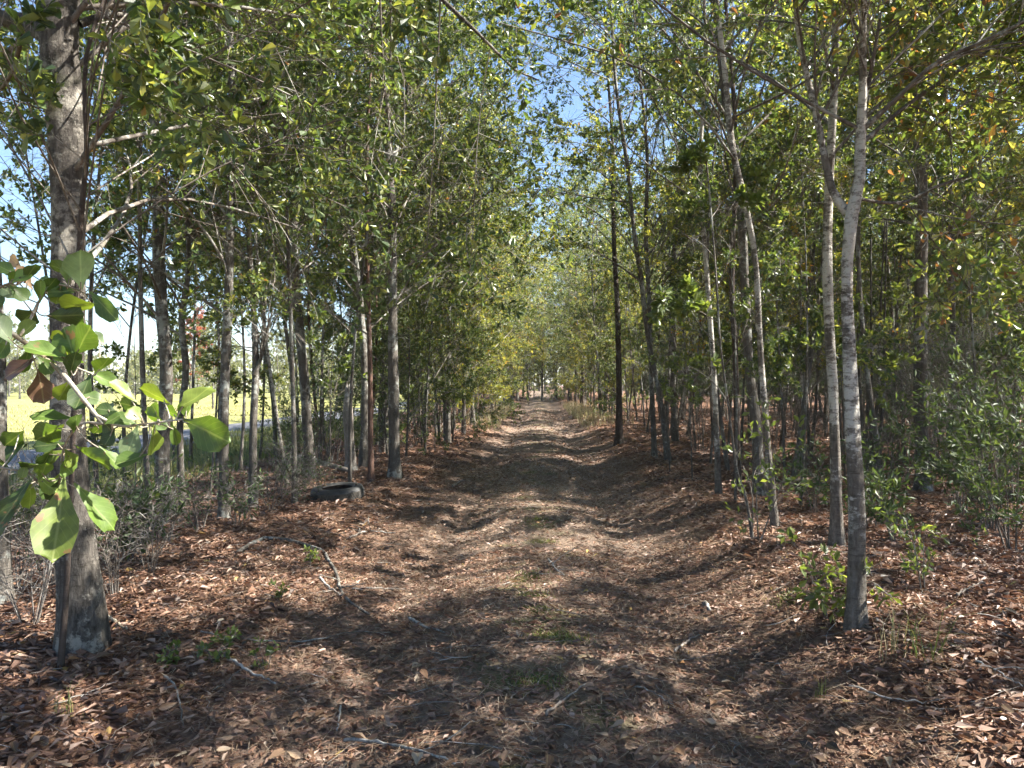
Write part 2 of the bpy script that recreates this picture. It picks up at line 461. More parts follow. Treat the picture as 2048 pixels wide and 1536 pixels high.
ry = np.linspace(-25, 260, 140)
mb = MB()
lv = np.stack([paved_x(ry) - 1.75, ry, H(paved_x(ry) - 1.75, ry) + 0.06], -1)
rv = np.stack([paved_x(ry) + 1.75, ry, H(paved_x(ry) + 1.75, ry) + 0.06], -1)
V = np.concatenate([lv, rv]); n = len(ry); i = np.arange(n - 1)
mb.add(V, [np.stack([i, i + n, i + n + 1, i + 1], -1)])
tag(link('road', mb.mesh('road', [M['asphalt']])), kind='structure')


# ------------------------------------------------------------------ branching and leaves
def tubes(mb, P, R, k, mat=0, cap=False):
    """P (N,S,3) centre lines, R (N,S) radii -> open tubes of k sides."""
    P = np.asarray(P, float); R = np.asarray(R, float)
    N, Sg, _ = P.shape
    T = nrm(np.gradient(P, axis=1))
    ref = np.where(np.abs(nrm((P[:, -1] - P[:, 0]))[:, 2:3]) > 0.8, np.array([[1.0, 0, 0]]), np.array([[0, 0, 1.0]]))
    A = nrm(np.cross(T, ref[:, None, :])); B = np.cross(T, A)
    th = np.arange(k) * 2 * math.pi / k
    ring = P[:, :, None, :] + R[:, :, None, None] * (np.cos(th)[None, None, :, None] * A[:, :, None, :] + np.sin(th)[None, None, :, None] * B[:, :, None, :])
    V = ring.reshape(-1, 3)
    idx = np.arange(N * Sg * k).reshape(N, Sg, k)
    a = idx[:, :-1, :]; b = idx[:, 1:, :]
    q = np.stack([a, np.roll(a, -1, 2), np.roll(b, -1, 2), b], -1).reshape(-1, 4)
    polys = [q]
    if cap:
        V = np.concatenate([V, P[:, 0], P[:, -1]])
        c0 = N * Sg * k + np.arange(N); c1 = c0 + N
        s = idx[:, 0, :]; e = idx[:, -1, :]
        polys.append(np.stack([np.roll(s, -1, 1), s, np.repeat(c0[:, None], k, 1)], -1).reshape(-1, 3))
        polys.append(np.stack([e, np.roll(e, -1, 1), np.repeat(c1[:, None], k, 1)], -1).reshape(-1, 3))
    mb.add(V, polys, mat)


def resample(pts, n):
    """Catmull-Rom through pts (m,c) -> (n,c), even in arc length."""
    p = np.asarray(pts, float)
    if len(p) == 2:
        t = np.linspace(0, 1, n)[:, None]
        return p[0] * (1 - t) + p[1] * t
    q = np.concatenate([[2 * p[0] - p[1]], p, [2 * p[-1] - p[-2]]])
    out = []
    for i in range(len(p) - 1):
        a, b, c, d = q[i:i + 4]
        t = np.linspace(0, 1, 12, endpoint=False)[:, None]
        out.append(0.5 * (2 * b + (c - a) * t + (2 * a - 5 * b + 4 * c - d) * t ** 2 + (3 * b - a - 3 * c + d) * t ** 3))
    o = np.concatenate(out + [p[-1:]])
    L = np.concatenate([[0], np.cumsum(np.linalg.norm(np.diff(o[:, :3], axis=0), axis=1))])
    s = np.linspace(0, L[-1], n)
    return np.stack([np.interp(s, L, o[:, c]) for c in range(o.shape[1])], -1)


def sample_at(P, R, par, t):
    Sg = P.shape[1]
    f = t * (Sg - 1); i = np.clip(f.astype(int), 0, Sg - 2); w = (f - i)[:, None]
    pos = P[par, i] * (1 - w) + P[par, i + 1] * w
    tan = nrm(P[par, i + 1] - P[par, i])
    rad = R[par, i] * (1 - w[:, 0]) + R[par, i + 1] * w[:, 0]
    return pos, tan, rad


def perp(T, r):
    a = r.normal(size=T.shape)
    a -= (a * T).sum(-1, keepdims=True) * T
    return nrm(a)


def grow(P, R, n, t0, t1, Lf, ang, up, droop, seg, r, rk=0.6, wob=0.08, rmin=0.0012, bias=None):
    """n children on every branch of P; returns their centre lines and radii."""
    N = len(P)
    par = np.repeat(np.arange(N), n)
    t = (np.tile(np.arange(n), N) + r.uniform(0, 1, N * n)) / n
    t = t0 + (t1 - t0) * t
    pos, tan, rad = sample_at(P, R, par, t)
    q = perp(tan, r)
    if bias is not None:
        q = nrm(q + bias)
    a = np.radians(r.normal(ang, 12, N * n))[:, None]
    d = np.cos(a) * tan + np.sin(a) * q
    d[:, 2] += up
    d = nrm(d)
    L = (Lf(t) if callable(Lf) else np.full(N * n, Lf)) * r.uniform(0.6, 1.25, N * n)
    s = np.linspace(0, 1, seg)[None, :, None]
    side = perp(d, r)[:, None, :]
    C = pos[:, None, :] + d[:, None, :] * s * L[:, None, None]
    C = C + side * (np.sin(s * r.uniform(2.0, 5.0, (N * n, 1, 1))) * wob * L[:, None, None])
    C[:, :, 2] -= droop * (s[:, :, 0] ** 2) * L[:, None]
    r0 = np.clip(rad * rk, rmin * 1.5, 0.017)[:, None]
    RR = r0 * (1 - 0.85 * s[:, :, 0]) + rmin * s[:, :, 0]
    return C, RR


def leaf_quads(mb, pos, d, nm, L, W, mode, mat, rnd, fold=0.18):
    """Real leaf shapes: 'kite' one folded quad, 'spat' two quads (narrow base, broad rounded tip)."""
    N = len(pos)
    if N == 0:
        return
    sd = nrm(np.cross(d, nm)); nm = np.cross(sd, d)
    L = np.broadcast_to(L, N)[:, None]; W = np.broadcast_to(W, N)[:, None]
    if mode == 'kite':
        V = np.stack([pos, pos + d * L * 0.55 + sd * W * 0.5 + nm * W * fold, pos + d * L, pos + d * L * 0.55 - sd * W * 0.5 + nm * W * fold], 1)
        b = np.arange(N)[:, None] * 4
        mb.add(V, [b + np.array([[0, 1, 2, 3]])], mat, rnd)
    else:
        dr = -nm * L * 0.10
        V = np.stack([pos, pos + d * L * 0.42 + sd * W * 0.30 + nm * W * fold * .6, pos + d * L * 0.80 + sd * W * 0.5 + nm * W * fold + dr * .6,
                      pos + d * L + dr, pos + d * L * 0.80 - sd * W * 0.5 + nm * W * fold + dr * .6, pos + d * L * 0.42 - sd * W * 0.30 + nm * W * fold * .6], 1)
        b = np.arange(N)[:, None] * 6
        mb.add(V, [b + np.array([[0, 1, 2, 3]]), b + np.array([[0, 3, 4, 5]])], mat, np.tile(rnd, 2))


def leaves_on(mb, P, R, n, L, W, mode, mat, r, t0=0.25, spread=55, lift=0.35, rndpow=1.0, keep=None):
    N = len(P)
    par = np.repeat(np.arange(N), n)
    t = r.uniform(t0, 1.0, N * n)
    pos, tan, _ = sample_at(P, R, par, t)
    a = np.radians(r.normal(spread, 15, N * n))[:, None]
    d = np.cos(a) * tan + np.sin(a) * perp(tan, r)
    d = nrm(d)
    up = np.zeros_like(d); up[:, 2] = 1
    nm = nrm(up * lift * 2 + r.normal(size=d.shape) * 0.75)
    nm = nrm(nm - (nm * d).sum(-1, keepdims=True) * d)
    sc = r.uniform(0.6, 1.2, N * n)
    rnd = np.clip(r.beta(1.0, 1.2, N * n) ** rndpow, 0, 1) * 0.93
    odd = r.uniform(size=N * n) < 0.012
    rnd[odd] = r.uniform(0.93, 1.0, odd.sum())
    if keep is not None:
        k = keep(pos); pos, d, nm, sc, rnd = pos[k], d[k], nm[k], sc[k], rnd[k]
    leaf_quads(mb, pos, d, nm, L * sc, W * sc, mode, mat, rnd)


def needles_on(mb, P, R, tufts, per, L, mat, r):
    N = len(P)
    par = np.repeat(np.arange(N), tufts)
    t = r.uniform(0.35, 1.0, N * tufts)
    pos, tan, _ = sample_at(P, R, par, t)
    pos = np.repeat(pos, per, 0); tan = np.repeat(tan, per, 0)
    K = len(pos)
    d = nrm(tan * 0.8 + r.normal(size=(K, 3)) * 0.65)
    s = perp(d, r) * 0.0022
    LL = (L * r.uniform(0.6, 1.1, K))[:, None]
    V = np.stack([pos + s, pos - s, pos + d * LL], 1)
    rn = np.repeat(np.clip(r.beta(2, 2.5, N * tufts), 0, 1), per)
    mb.add(V, [np.arange(K * 3).reshape(-1, 3)], mat, rn)


def trunk_mesh(name, pts, mat, sides=10, seg=36, flare=0.35, seed=0):
    """pts rows x,y,z,r (local)."""
    p = resample(pts, seg)
    r = np.random.default_rng(seed)
    z = p[:, 2]
    rad = p[:, 3] * (1 + flare * np.exp(-np.maximum(z, 0) / 0.16))
    th = np.arange(sides) * 2 * math.pi / sides
    ph = r.uniform(0, 6, 4)
    mod = 1 + 0.05 * np.sin(3 * th[None] + ph[0] + z[:, None] * 1.7) + 0.05 * np.sin(2 * th[None] + ph[1] - z[:, None] * 2.3) + 0.04 * r.normal(size=(seg, sides))
    mod += (flare * 0.5 * np.exp(-np.maximum(z, 0) / 0.14))[:, None] * np.sin(4 * th[None] + ph[2])
    T = nrm(np.gradient(p[:, :3], axis=0))
    A = nrm(np.cross(T, np.array([[0, 1.0, 0]]))); B = np.cross(T, A)
    ring = p[:, None, :3] + (rad[:, None] * mod)[..., None] * (np.cos(th)[None, :, None] * A[:, None] + np.sin(th)[None, :, None] * B[:, None])
    idx = np.arange(seg * sides).reshape(seg, sides)
    a, b = idx[:-1], idx[1:]
    q = np.stack([a, np.roll(a, -1, 1), np.roll(b, -1, 1), b], -1).reshape(-1, 4)
    mb = MB(); mb.add(ring.reshape(-1, 3), [q])
    return mb.mesh(name, [mat])


SPECIES = {
    # n1 limbs, n2, n3, leaves per twig, leaf length, width, leaf material, bark, limb length
    'oak':    dict(n1=22, n2=7, n3=5, nl=11, L=0.075, W=0.036, leaf='oak_leaf', L1=2.3, a1=58, up=0.25, droop=0.12),
    'yellow': dict(n1=22, n2=7, n3=5, nl=11, L=0.075, W=0.040, leaf='yellow_leaf', L1=2.2, a1=55, up=0.3, droop=0.12),
    'fresh':  dict(n1=10, n2=5, n3=4, nl=7, L=0.095, W=0.048, leaf='fresh_leaf', L1=1.0, a1=55, up=0.3, droop=0.1),
    'far':    dict(n1=20, n2=7, n3=4, nl=9, L=0.24, W=0.15, leaf='far_leaf', L1=3.2, a1=60, up=0.25, droop=0.1),
    'red':    dict(n1=20, n2=7, n3=4, nl=9, L=0.24, W=0.15, leaf='red_leaf', L1=2.6, a1=55, up=0.3, droop=0.1),
    'dark':   dict(n1=16, n2=6, n3=4, nl=8, L=0.085, W=0.026, leaf='dark_leaf', L1=1.2, a1=55, up=0.25, droop=0.1),
}


def crown(pts, Ht, h0, sp, seed, mode='kite', dens=1.0, sep=None, L1=None, size=1.0, extra=None, bias=None, leaf=None, low=1.0, twigmat='twig', n1=None, hole=-0.45, fine=1.0):
    """Limbs, twigs and leaves on a trunk (rows x,y,z,r). Returns (foliage mesh, limb centre lines, radii)."""
    r = np.random.default_rng(seed)
    s = dict(SPECIES[sp])
    P = resample(pts, 24)[None]
    R = P[:, :, 3]; P = P[:, :, :3]
    t0 = np.interp(h0, P[0, :, 2], np.linspace(0, 1, 24))
    Lm = L1 or s['L1']
    n1 = n1 or s['n1']
    prof = lambda t: Lm * (low + (1 - low) * sstep(t0, t0 + 0.25, t)) * (1.15 - 0.75 * sstep(t0 + 0.3, 1.0, t))
    P1, R1 = grow(P, R, n1, t0, 0.99, prof, s['a1'], s['up'], s['droop'], 7, r, rk=0.42, wob=0.05, rmin=0.003, bias=bias)
    if extra is not None:
        for e in extra:
            q = resample(e, 24)
            a, b = grow(q[None, :, :3], q[None, :, 3], 7, 0.25, 0.98, Lm * 0.55, 50, 0.2, 0.1, 7, r, rk=0.45, wob=0.05, rmin=0.003)
            P1 = np.concatenate([P1, a]); R1 = np.concatenate([R1, b])
    P2, R2 = grow(P1, R1, s['n2'], 0.35, 1.0, Lm * 0.34, 48, 0.12, 0.12, 4, r, rk=0.55, rmin=0.002)
    P3, R3 = grow(P2, R2, s['n3'], 0.3, 1.0, Lm * 0.13, 45, 0.08, 0.12, 3, r, rk=0.6, rmin=0.0014)
    mb = MB()
    if sep is None:
        tubes(mb, P1, R1, 5, 0)
    tubes(mb, P2, R2, 3, 0)
    tubes(mb, P3[:, [0, 2]], R3[:, [0, 2]], 3, 0)
    ph = r.uniform(0, 6.283, 3)
    clump = lambda p0, fine=fine: (lambda p: np.sin(3.6 * p[:, 0] + 1.7 * p[:, 1] + ph[0]) + np.sin(3.9 * p[:, 1] - 2.1 * p[:, 2] + ph[1]) + np.sin(4.3 * p[:, 2] + 1.9 * p[:, 0] + ph[2]))(p0 * fine) > hole
    leaves_on(mb, P3, R3, max(1, int(round(s['nl'] * dens * 1.35))), s['L'] * size, s['W'] * size, mode, 1, r, keep=clump)
    leaves_on(mb, P2, R2, max(1, int(round(s['nl'] * dens * 0.6))), s['L'] * size, s['W'] * size, mode, 1, r, keep=clump)
    me = mb.mesh('foliage', [M[twigmat], M[leaf or s['leaf']]], smooth=False)
    return me, P1, R1


def finish_tree(name, label, cat, base, pts, bark, me, limbs=None, group=None, extra=None, seed=0, sides=10, flare=0.35):
    t = thing(name, label, cat, tuple(base), group)
    link('trunk', trunk_mesh('trunk', pts, M[bark], sides, 36, flare, seed), t)
    for e in (extra or []):
        q = resample(e, 18)
        mb = MB(); tubes(mb, q[None, :, :3], q[None, :, 3], 8)
        link('limb', mb.mesh('limb', [M[bark if bark != 'bark_pale' or e is extra[0] else 'bark_grey']]), t)  # forks past the first on pale trunks: greyer bark paints in their shade
    if limbs is not None:
        P1, R1 = limbs
        for i in range(len(P1)):
            mb = MB(); tubes(mb, P1[i:i + 1], R1[i:i + 1], 6)
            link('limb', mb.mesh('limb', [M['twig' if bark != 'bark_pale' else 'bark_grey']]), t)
    if me is not None:
        tag(link('foliage', me, t), kind='stuff')
    return t


def traced(px_pts, Ht, seed, depth=None, lean=(0, 0)):
    """Trunk line from pixels (px,py,width): stands where its foot meets the ground; goes on upward to height Ht."""
    r = np.random.default_rng(seed + 900)
    if depth is None:
        b = hitg(px_pts[0][0], px_pts[0][1])
    else:
        b = at(px_pts[0][0], px_pts[0][1], depth)
        b[2] = float(H(b[0], b[1]))
    d = b[1]
    rows = []
    ph = r.uniform(0, 6)
    for i, (px, py, w) in enumerate(px_pts):
        q = at(px, py, d) - b
        q[1] = 0.05 * d / 8 * (math.sin(ph + 1.3 * i) - math.sin(ph))
        if i == 0:
            q = np.array([0, 0, -0.08])
        rows.append([q[0], q[1], q[2], 0.44 * w / F * d])
    x, y, z, rad = rows[-1]
    if z < Ht:
        dx = np.clip((rows[-1][0] - rows[-2][0]) / max(0.3, rows[-1][2] - rows[-2][2]), -0.12, 0.12)
        k = 4
        for j in range(1, k + 1):
            f = j / k
            rows.append([x + dx * (Ht - z) * f + 0.12 * math.sin(ph + 2 * f), y + 0.15 * math.sin(ph * 2 + 3 * f), z + (Ht - z) * f, rad * (1 - f) + 0.008 * f])
    return b, np.array(rows)


# ------------------------------------------------------------------ trees traced from the photograph
def fork(px_pts, b, d):
    rows = []
    for (px, py, w, dd) in px_pts:
        q = at(px, py, d + dd) - b
        rows.append([q[0], q[1], q[2], 0.5 * w / F * d])
    return np.array(rows)


HEROES = []
REFS = []
REF_NAMES = {3: 'the stout rough-barked oak', 6: 'the crooked mossy oak', 8: 'the straight grey oak', 9: 'the slim pale oak', 10: 'the leaning grey oak', 12: 'the reddish pine stem', 13: 'the tall straight oak', 15: 'the sunlit thin oak', 21: 'the white-lichened forked oak', 22: 'the straight banded oak', 23: 'the slim leaning oak', 24: 'the thicker grey oak', 25: 'the broad mossy oak', 26: 'the lone dark pine', 27: 'the sloping thin oak', 29: 'the spotted slender oak'}


def beside(desc, x, y):
    """The label of a repeat, told by the traced tree it stands by."""
    d, ph = min((math.hypot(x - a, y - b), p) for a, b, p in REFS)
    return f"{desc} {'close beside' if d < 1.6 else 'a few steps from' if d < 4.5 else 'deep in the wood behind' if x > 0 else 'along the strip from'} {ph}"


RES = []          # feet of the traced trees, kept clear by the filler trees


def hero(name, label, px, Ht, h0, sp='oak', bark='bark_grey', seed=1, forks=(), sep=True, mode='kite', dens=1.0, size=1.0, L1=None, cat='tree', group=None, depth=None, bias=None, leaf=None, foliage=True, sides=10, low=1.0, n1=None, flare=0.35):
    b, pts = traced(px, Ht, seed, depth)
    dens *= 1.25 if mode == 'kite' else 1.0
    ex = [fork(f, b, b[1]) for f in forks]
    me = limbs = None
    if foliage:
        me, P1, R1 = crown(pts, Ht, h0, sp, seed, mode, dens, sep, L1, size, ex, bias, leaf, low, n1=n1)
        limbs = (P1, R1)
    t = finish_tree(name, label, cat, b, pts, bark, me, limbs, group, ex, seed, sides, flare)
    RES.append((b[0], b[1]))
    if seed in REF_NAMES: REFS.append((b[0], b[1], REF_NAMES[seed]))
    return t


# beside the track on the field side
hero('oak_tree', 'stout rough-barked oak with mottled trunk and a thick side limb', [(168, 1300, 96), (160, 1180, 84), (150, 1020, 76), (143, 850, 72), (138, 650, 70), (135, 420, 70), (131, 220, 74), (128, 0, 74)],
     9.0, 2.0, bark='bark_rough', seed=3, mode='spat', dens=0.8, L1=2.5, sides=14, n1=32, flare=0.26,
     forks=[[(100, 75, 40, 0), (50, 45, 36, 0.1), (0, 35, 32, 0.15), (-90, 10, 28, 0.2), (-220, -60, 20, 0.2)], [(160, 48, 16, 0), (215, 30, 13, 0.1), (290, 35, 9, 0.2)],
            [(128, -330, 26, 0), (420, -330, 22, 0.5), (700, -170, 17, 1.0), (885, 0, 12, 1.4), (960, 70, 9, 1.6), (1030, 140, 7, 1.8), (1075, 160, 5, 1.9)]])
hero('oak_tree', 'grey oak trunk standing close behind the stout rough-barked oak, wrapped in bare twigs', [(2, 1205, 46), (4, 1100, 42), (6, 950, 40), (2, 800, 38), (-10, 600, 36)], 9, 3.2, seed=4, L1=2.2)
hero('oak_sapling', 'thin dark oak sapling with broad leaf sprays growing beside the stout oak', [(118, 1340, 15), (125, 1200, 13), (138, 900, 12), (152, 600, 11), (166, 420, 11), (172, 310, 10)], 4.6, 1.7, seed=5, mode='spat', dens=1.2, size=1.0, L1=1.8, low=1.0, n1=28, bark='bark_dark')
hero('oak_tree', 'crooked mossy oak trunk with a bowed foot at the field edge', [(338, 1030, 32), (318, 950, 31), (322, 850, 30), (332, 750, 29), (326, 620, 28), (316, 500, 26), (310, 350, 24)], 9, 2.1, seed=6, L1=2.4)
hero('young_oak', 'thin wavy oak stem just beside the crooked mossy trunk', [(366, 1010, 16), (360, 860, 15), (368, 740, 15), (356, 650, 14), (372, 540, 13), (376, 450, 12)], 7, 2.0, seed=7, L1=1.8)
hero('young_oak', 'straight grey oak trunk between the crooked trunk and the fallen log', [(448, 1036, 24), (450, 900, 22), (450, 750, 21), (453, 600, 20), (457, 450, 18)], 9, 2.1, seed=8, L1=2.4)
hero('young_oak', 'slim pale grey oak with a short side fork at head height', [(506, 1010, 19), (507, 850, 17), (508, 740, 17), (503, 640, 14), (498, 540, 12), (494, 400, 11)], 8, 2.3, seed=9, L1=2.3, forks=[[(508, 750, 10, 0), (522, 715, 8, 0.05), (540, 640, 6, 0.1)]])
hero('young_oak', 'leaning grey oak trunk rising behind the fallen log', [(622, 955, 25), (616, 830, 23), (610, 720, 22), (598, 610, 20), (590, 500, 18), (588, 380, 16)], 10, 2.3, seed=10, L1=2.6)
hero('young_oak', 'wispy thin oak stem between the slim pale oak and the leaning grey oak', [(553, 915, 9), (549, 800, 8), (536, 710, 8), (528, 600, 6)], 6, 2.0, seed=11, L1=1.6, dens=0.9)
hero('young_pine', 'thin reddish-brown pine stem rising behind the old tyre', [(743, 962, 14), (739, 860, 12), (738, 740, 11), (737, 600, 10), (735, 450, 8)], 9, 2.2, bark='bark_red', seed=12, L1=1.8, dens=0.8)
hero('oak_tree', 'tall straight oak, dark at the foot and pale above, just past the old tyre', [(790, 955, 30), (789, 880, 25), (790, 780, 23), (788, 620, 21), (785, 430, 19), (778, 320, 17), (774, 200, 15), (768, 60, 13)], 13, 2.3, bark='bark_grey', seed=13, L1=3.2, dens=1.1,
     forks=[[(781, 345, 11, 0), (800, 280, 9, 0.2), (815, 180, 7, 0.4), (826, 80, 5, 0.5)]])
hero('young_oak', 'dark slim trunk right behind the tall straight oak', [(764, 905, 12), (766, 780, 11), (768, 620, 10)], 9, 2.2, bark='bark_dark', seed=14, L1=2.4)
hero('young_oak', 'sunlit thin oak leaning out over the track edge before the grassy clearing', [(896, 885, 11), (897, 780, 9), (899, 650, 8), (903, 520, 7)], 9, 1.5, 'yellow', seed=15, L1=2.6, leaf='oak_leaf', bark='bark_pale', dens=1.1)
hero('young_oak', 'dark bare-footed young oak at the corner of the grassy clearing', [(927, 868, 9), (928, 770, 8), (930, 640, 7)], 9, 1.2, 'yellow', seed=16, L1=2.8, dens=1.1)

# beside the track on the wood side
hero('oak_tree', 'white-lichened oak forking at twice head height, standing alone at the track edge', [(1712, 1256, 40), (1709, 1160, 35), (1704, 1010, 34), (1698, 860, 32), (1697, 720, 30), (1694, 600, 27), (1692, 500, 26), (1697, 425, 30), (1711, 380, 25), (1719, 310, 24), (1722, 250, 20), (1722, 150, 16), (1720, 0, 14)],
     8.5, 2.7, bark='bark_pale', seed=21, mode='spat', dens=0.75, L1=1.8, sides=14,
     forks=[[(1694, 425, 20, 0), (1668, 388, 16, 0.02), (1652, 330, 15, 0.05), (1640, 265, 14, 0.1), (1622, 185, 13, 0.15), (1600, 85, 12, 0.2), (1588, -20, 10, 0.2)],
            [(1722, 262, 12, 0), (1790, 200, 10, -0.1), (1870, 128, 9, -0.2), (1960, 86, 8, -0.3), (2060, 38, 7, -0.4)],
            [(1724, 285, 11, 0), (1800, 222, 9, 0.1), (1868, 172, 8, 0.2), (1994, 91, 7, 0.3), (2080, 20, 6, 0.4)],
            [(1712, 396, 8, 0), (1765, 405, 7, 0.1), (1815, 402, 6, 0.2), (1870, 374, 6, 0.3), (1960, 346, 5, 0.4)],
            [(1722, 240, 9, 0), (1738, 165, 8, 0), (1744, 130, 8, -0.05), (1760, 40, 6, -0.1)]])
hero('oak_tree', 'straight banded grey oak just behind the white-lichened forked oak', [(1674, 1094, 31), (1667, 960, 24), (1661, 800, 22), (1656, 650, 21), (1656, 480, 20), (1661, 300, 19), (1666, 120, 17), (1667, 0, 16)], 10, 3.2, bark='bark_pale', seed=22, L1=2.0, mode='spat', dens=0.8, sides=12)
hero('oak_tree', 'slim leaning oak with pale bark and dark foot beside the small leafy seedlings', [(1552, 1058, 18), (1543, 940, 15), (1534, 829, 14), (1520, 690, 14), (1509, 520, 13), (1490, 400, 13), (1468, 290, 14), (1452, 140, 13), (1432, 0, 12)], 10, 3.4, bark='bark_pale', seed=23, L1=2.5)
hero('oak_tree', 'thicker grey oak standing behind the slim leaning oak', [(1520, 990, 26), (1516, 850, 23), (1504, 740, 22), (1492, 560, 20), (1482, 400, 20), (1478, 330, 19), (1460, 230, 17), (1444, 90, 15)], 11, 3.2, bark='bark_grey', seed=24, L1=2.9)
hero('oak_tree', 'broad mossy grey oak deep in the shade beyond the forked oak', [(1847, 985, 34), (1849, 850, 29), (1849, 640, 28), (1846, 450, 27), (1838, 250, 26), (1832, 60, 24)], 12, 3.6, bark='bark_grey', seed=25, L1=2.6, leaf='yellow_leaf')
hero('pine_tree', 'straight dark pine trunk standing alone at the edge of the track', [(1238, 888, 18), (1236, 780, 14), (1234, 640, 12), (1229, 520, 11), (1227, 420, 9)], 12, 4.5, bark='bark_dark', seed=26, L1=2.2, dens=0.9)
hero('young_oak', 'thin oak sloping away from the track, past the dark pine', [(1337, 922, 14), (1323, 800, 12), (1302, 690, 11), (1286, 570, 11), (1266, 440, 10), (1256, 340, 9)], 11, 2.4, bark='bark_grey', seed=27, L1=2.6, leaf='yellow_leaf')
hero('young_oak', 'upright dark-footed young oak just past the dark pine', [(1309, 915, 13), (1302, 780, 11), (1296, 620, 10), (1290, 480, 9)], 10, 2.3, bark='bark_grey', seed=28, L1=2.8)
hero('young_oak', 'slender oak with spotted bark in the row before the thicker grey oak', [(1437, 990, 14), (1431, 850, 12), (1420, 700, 12), (1407, 520, 11), (1399, 330, 10)], 10, 3.2, bark='bark_pale', seed=29, L1=2.6)
hero('young_oak', 'slim dark oak between the spotted oak and the thicker grey oak', [(1476, 975, 16), (1471, 850, 14), (1465, 700, 13), (1460, 560, 12)], 10, 3.2, bark='bark_dark', seed=30, L1=2.5)
hero('young_oak', 'narrow oak standing beside the multi-stemmed clump behind the forked oak', [(1895, 950, 14), (1898, 780, 12), (1897, 500, 12), (1892, 250, 11)], 10, 3.5, bark='bark_grey', seed=31, L1=2.0, leaf='yellow_leaf')
hero('young_oak', 'hair-thin twisted oak stem leaning against the slim dark oak', [(1508, 1080, 7), (1496, 1000, 6), (1478, 940, 6), (1460, 820, 5)], 3.5, 1.2, 'fresh', seed=32, L1=0.6)

# a clump of thin stems
b = hitg(1735, 958)
cl = thing('sapling_clump', 'clump of thin bare grey stems behind the white-lichened forked oak', 'sapling', tuple(b))
for i, (x0, x1, x2) in enumerate([(1727, 1726, 1720), (1735, 1740, 1744), (1742, 1758, 1768), (1738, 1748, 1756)]):
    q = fork([(x0, 960, 8, 0), (x1, 880, 7, .05), (x2, 780, 6, .1), (x2 + 4 * i - 6, 600, 4, .15), (x2 + 8 * i - 10, 440, 3, .2)], b, b[1]); q = resample(q, 14)
    mb = MB(); tubes(mb, q[None, :, :3], q[None, :, 3], 6); link('stem', mb.mesh('stem', [M['bark_grey']]), cl)
RES.append((b[0], b[1]))

# broken snag
b, pts = traced([(703, 942, 26), (701, 880, 23), (698, 820, 22), (697, 782, 15)], 1.0, 41)
t = thing('broken_snag', 'weathered grey snag broken off at shoulder height beyond the fallen log', 'stump', tuple(b))
link('trunk', trunk_mesh('trunk', pts, M['dead'], 10, 20, 0.3, 41), t)
mb = MB()
for k in range(5):
    a = k * 1.25; p0 = pts[-1, :3] + np.array([math.cos(a), math.sin(a), -0.35]) * 0.045
    tubes(mb, np.array([[p0, p0 + np.array([0, 0, 0.06 + 0.03 * (k % 3)]), p0 + np.array([0.01, 0, 0.14 + 0.05 * (k % 2)])]]), np.array([[0.03, 0.022, 0.003]]), 4)
link('splintered_top', mb.mesh('splintered_top', [M['dead']]), t)
RES.append((b[0], b[1]))

# ------------------------------------------------------------------ filler trees: a few kinds, copied
def proto(name, cat, sp, Ht, h0, r0, seed, bark, L1=None, dens=1.0, size=1.0, n1=None, low=1.0, leaf=None, pine=False, wig=0.25, hole=-0.45, fine=1.0):
    r = np.random.default_rng(seed)
    z = np.linspace(0, Ht, 7)
    ph = r.uniform(0, 6, 2)
    pts = np.stack([wig * np.sin(z * 0.5 + ph[0]) - wig * math.sin(ph[0]), wig * np.sin(z * 0.4 + ph[1]) - wig * math.sin(ph[1]), z, r0 * (1 - 0.88 * z / Ht)], -1)
    pts[0, 2] = -0.12
    if pine:
        P = resample(pts, 24)[None]
        t0 = h0 / Ht
        P1, R1 = grow(P[:, :, :3], P[:, :, 3], n1 or 30, t0, 0.99, lambda t: (L1 or 1.8) * (1.2 - 0.95 * sstep(t0, 1, t)), 70, 0.25, -0.05, 6, r, rk=0.4, rmin=0.004)
        P2, R2 = grow(P1, R1, 5, 0.3, 1.0, 0.5, 45, 0.15, -0.1, 4, r, rk=0.5, rmin=0.003)
        mb = MB(); tubes(mb, P1, R1, 4, 0); tubes(mb, P2, R2, 3, 0)
        needles_on(mb, P2, R2, 6, 18, 0.17, 1, r)
        D1, E1 = grow(P[:, :, :3], P[:, :, 3], 16, 0.12, t0, 0.6, 80, 0.0, 0.1, 4, r, rk=0.25, rmin=0.002)
        tubes(mb, D1, E1, 3, 0)
        me = mb.mesh('foliage', [M['twig'], M['needle']], smooth=False)
    else:
        me, _, _ = crown(pts, Ht, h0, sp, seed, 'kite', dens, None, L1, size, None, None, leaf, low, n1=n1, hole=hole, fine=fine)
    t = thing(name, 'x', cat, (0, 0, 0))
    link('trunk', trunk_mesh('trunk', pts, M[bark], 8, 16, 0.3, seed), t)
    tag(link('foliage', me, t), kind='stuff')
    return t


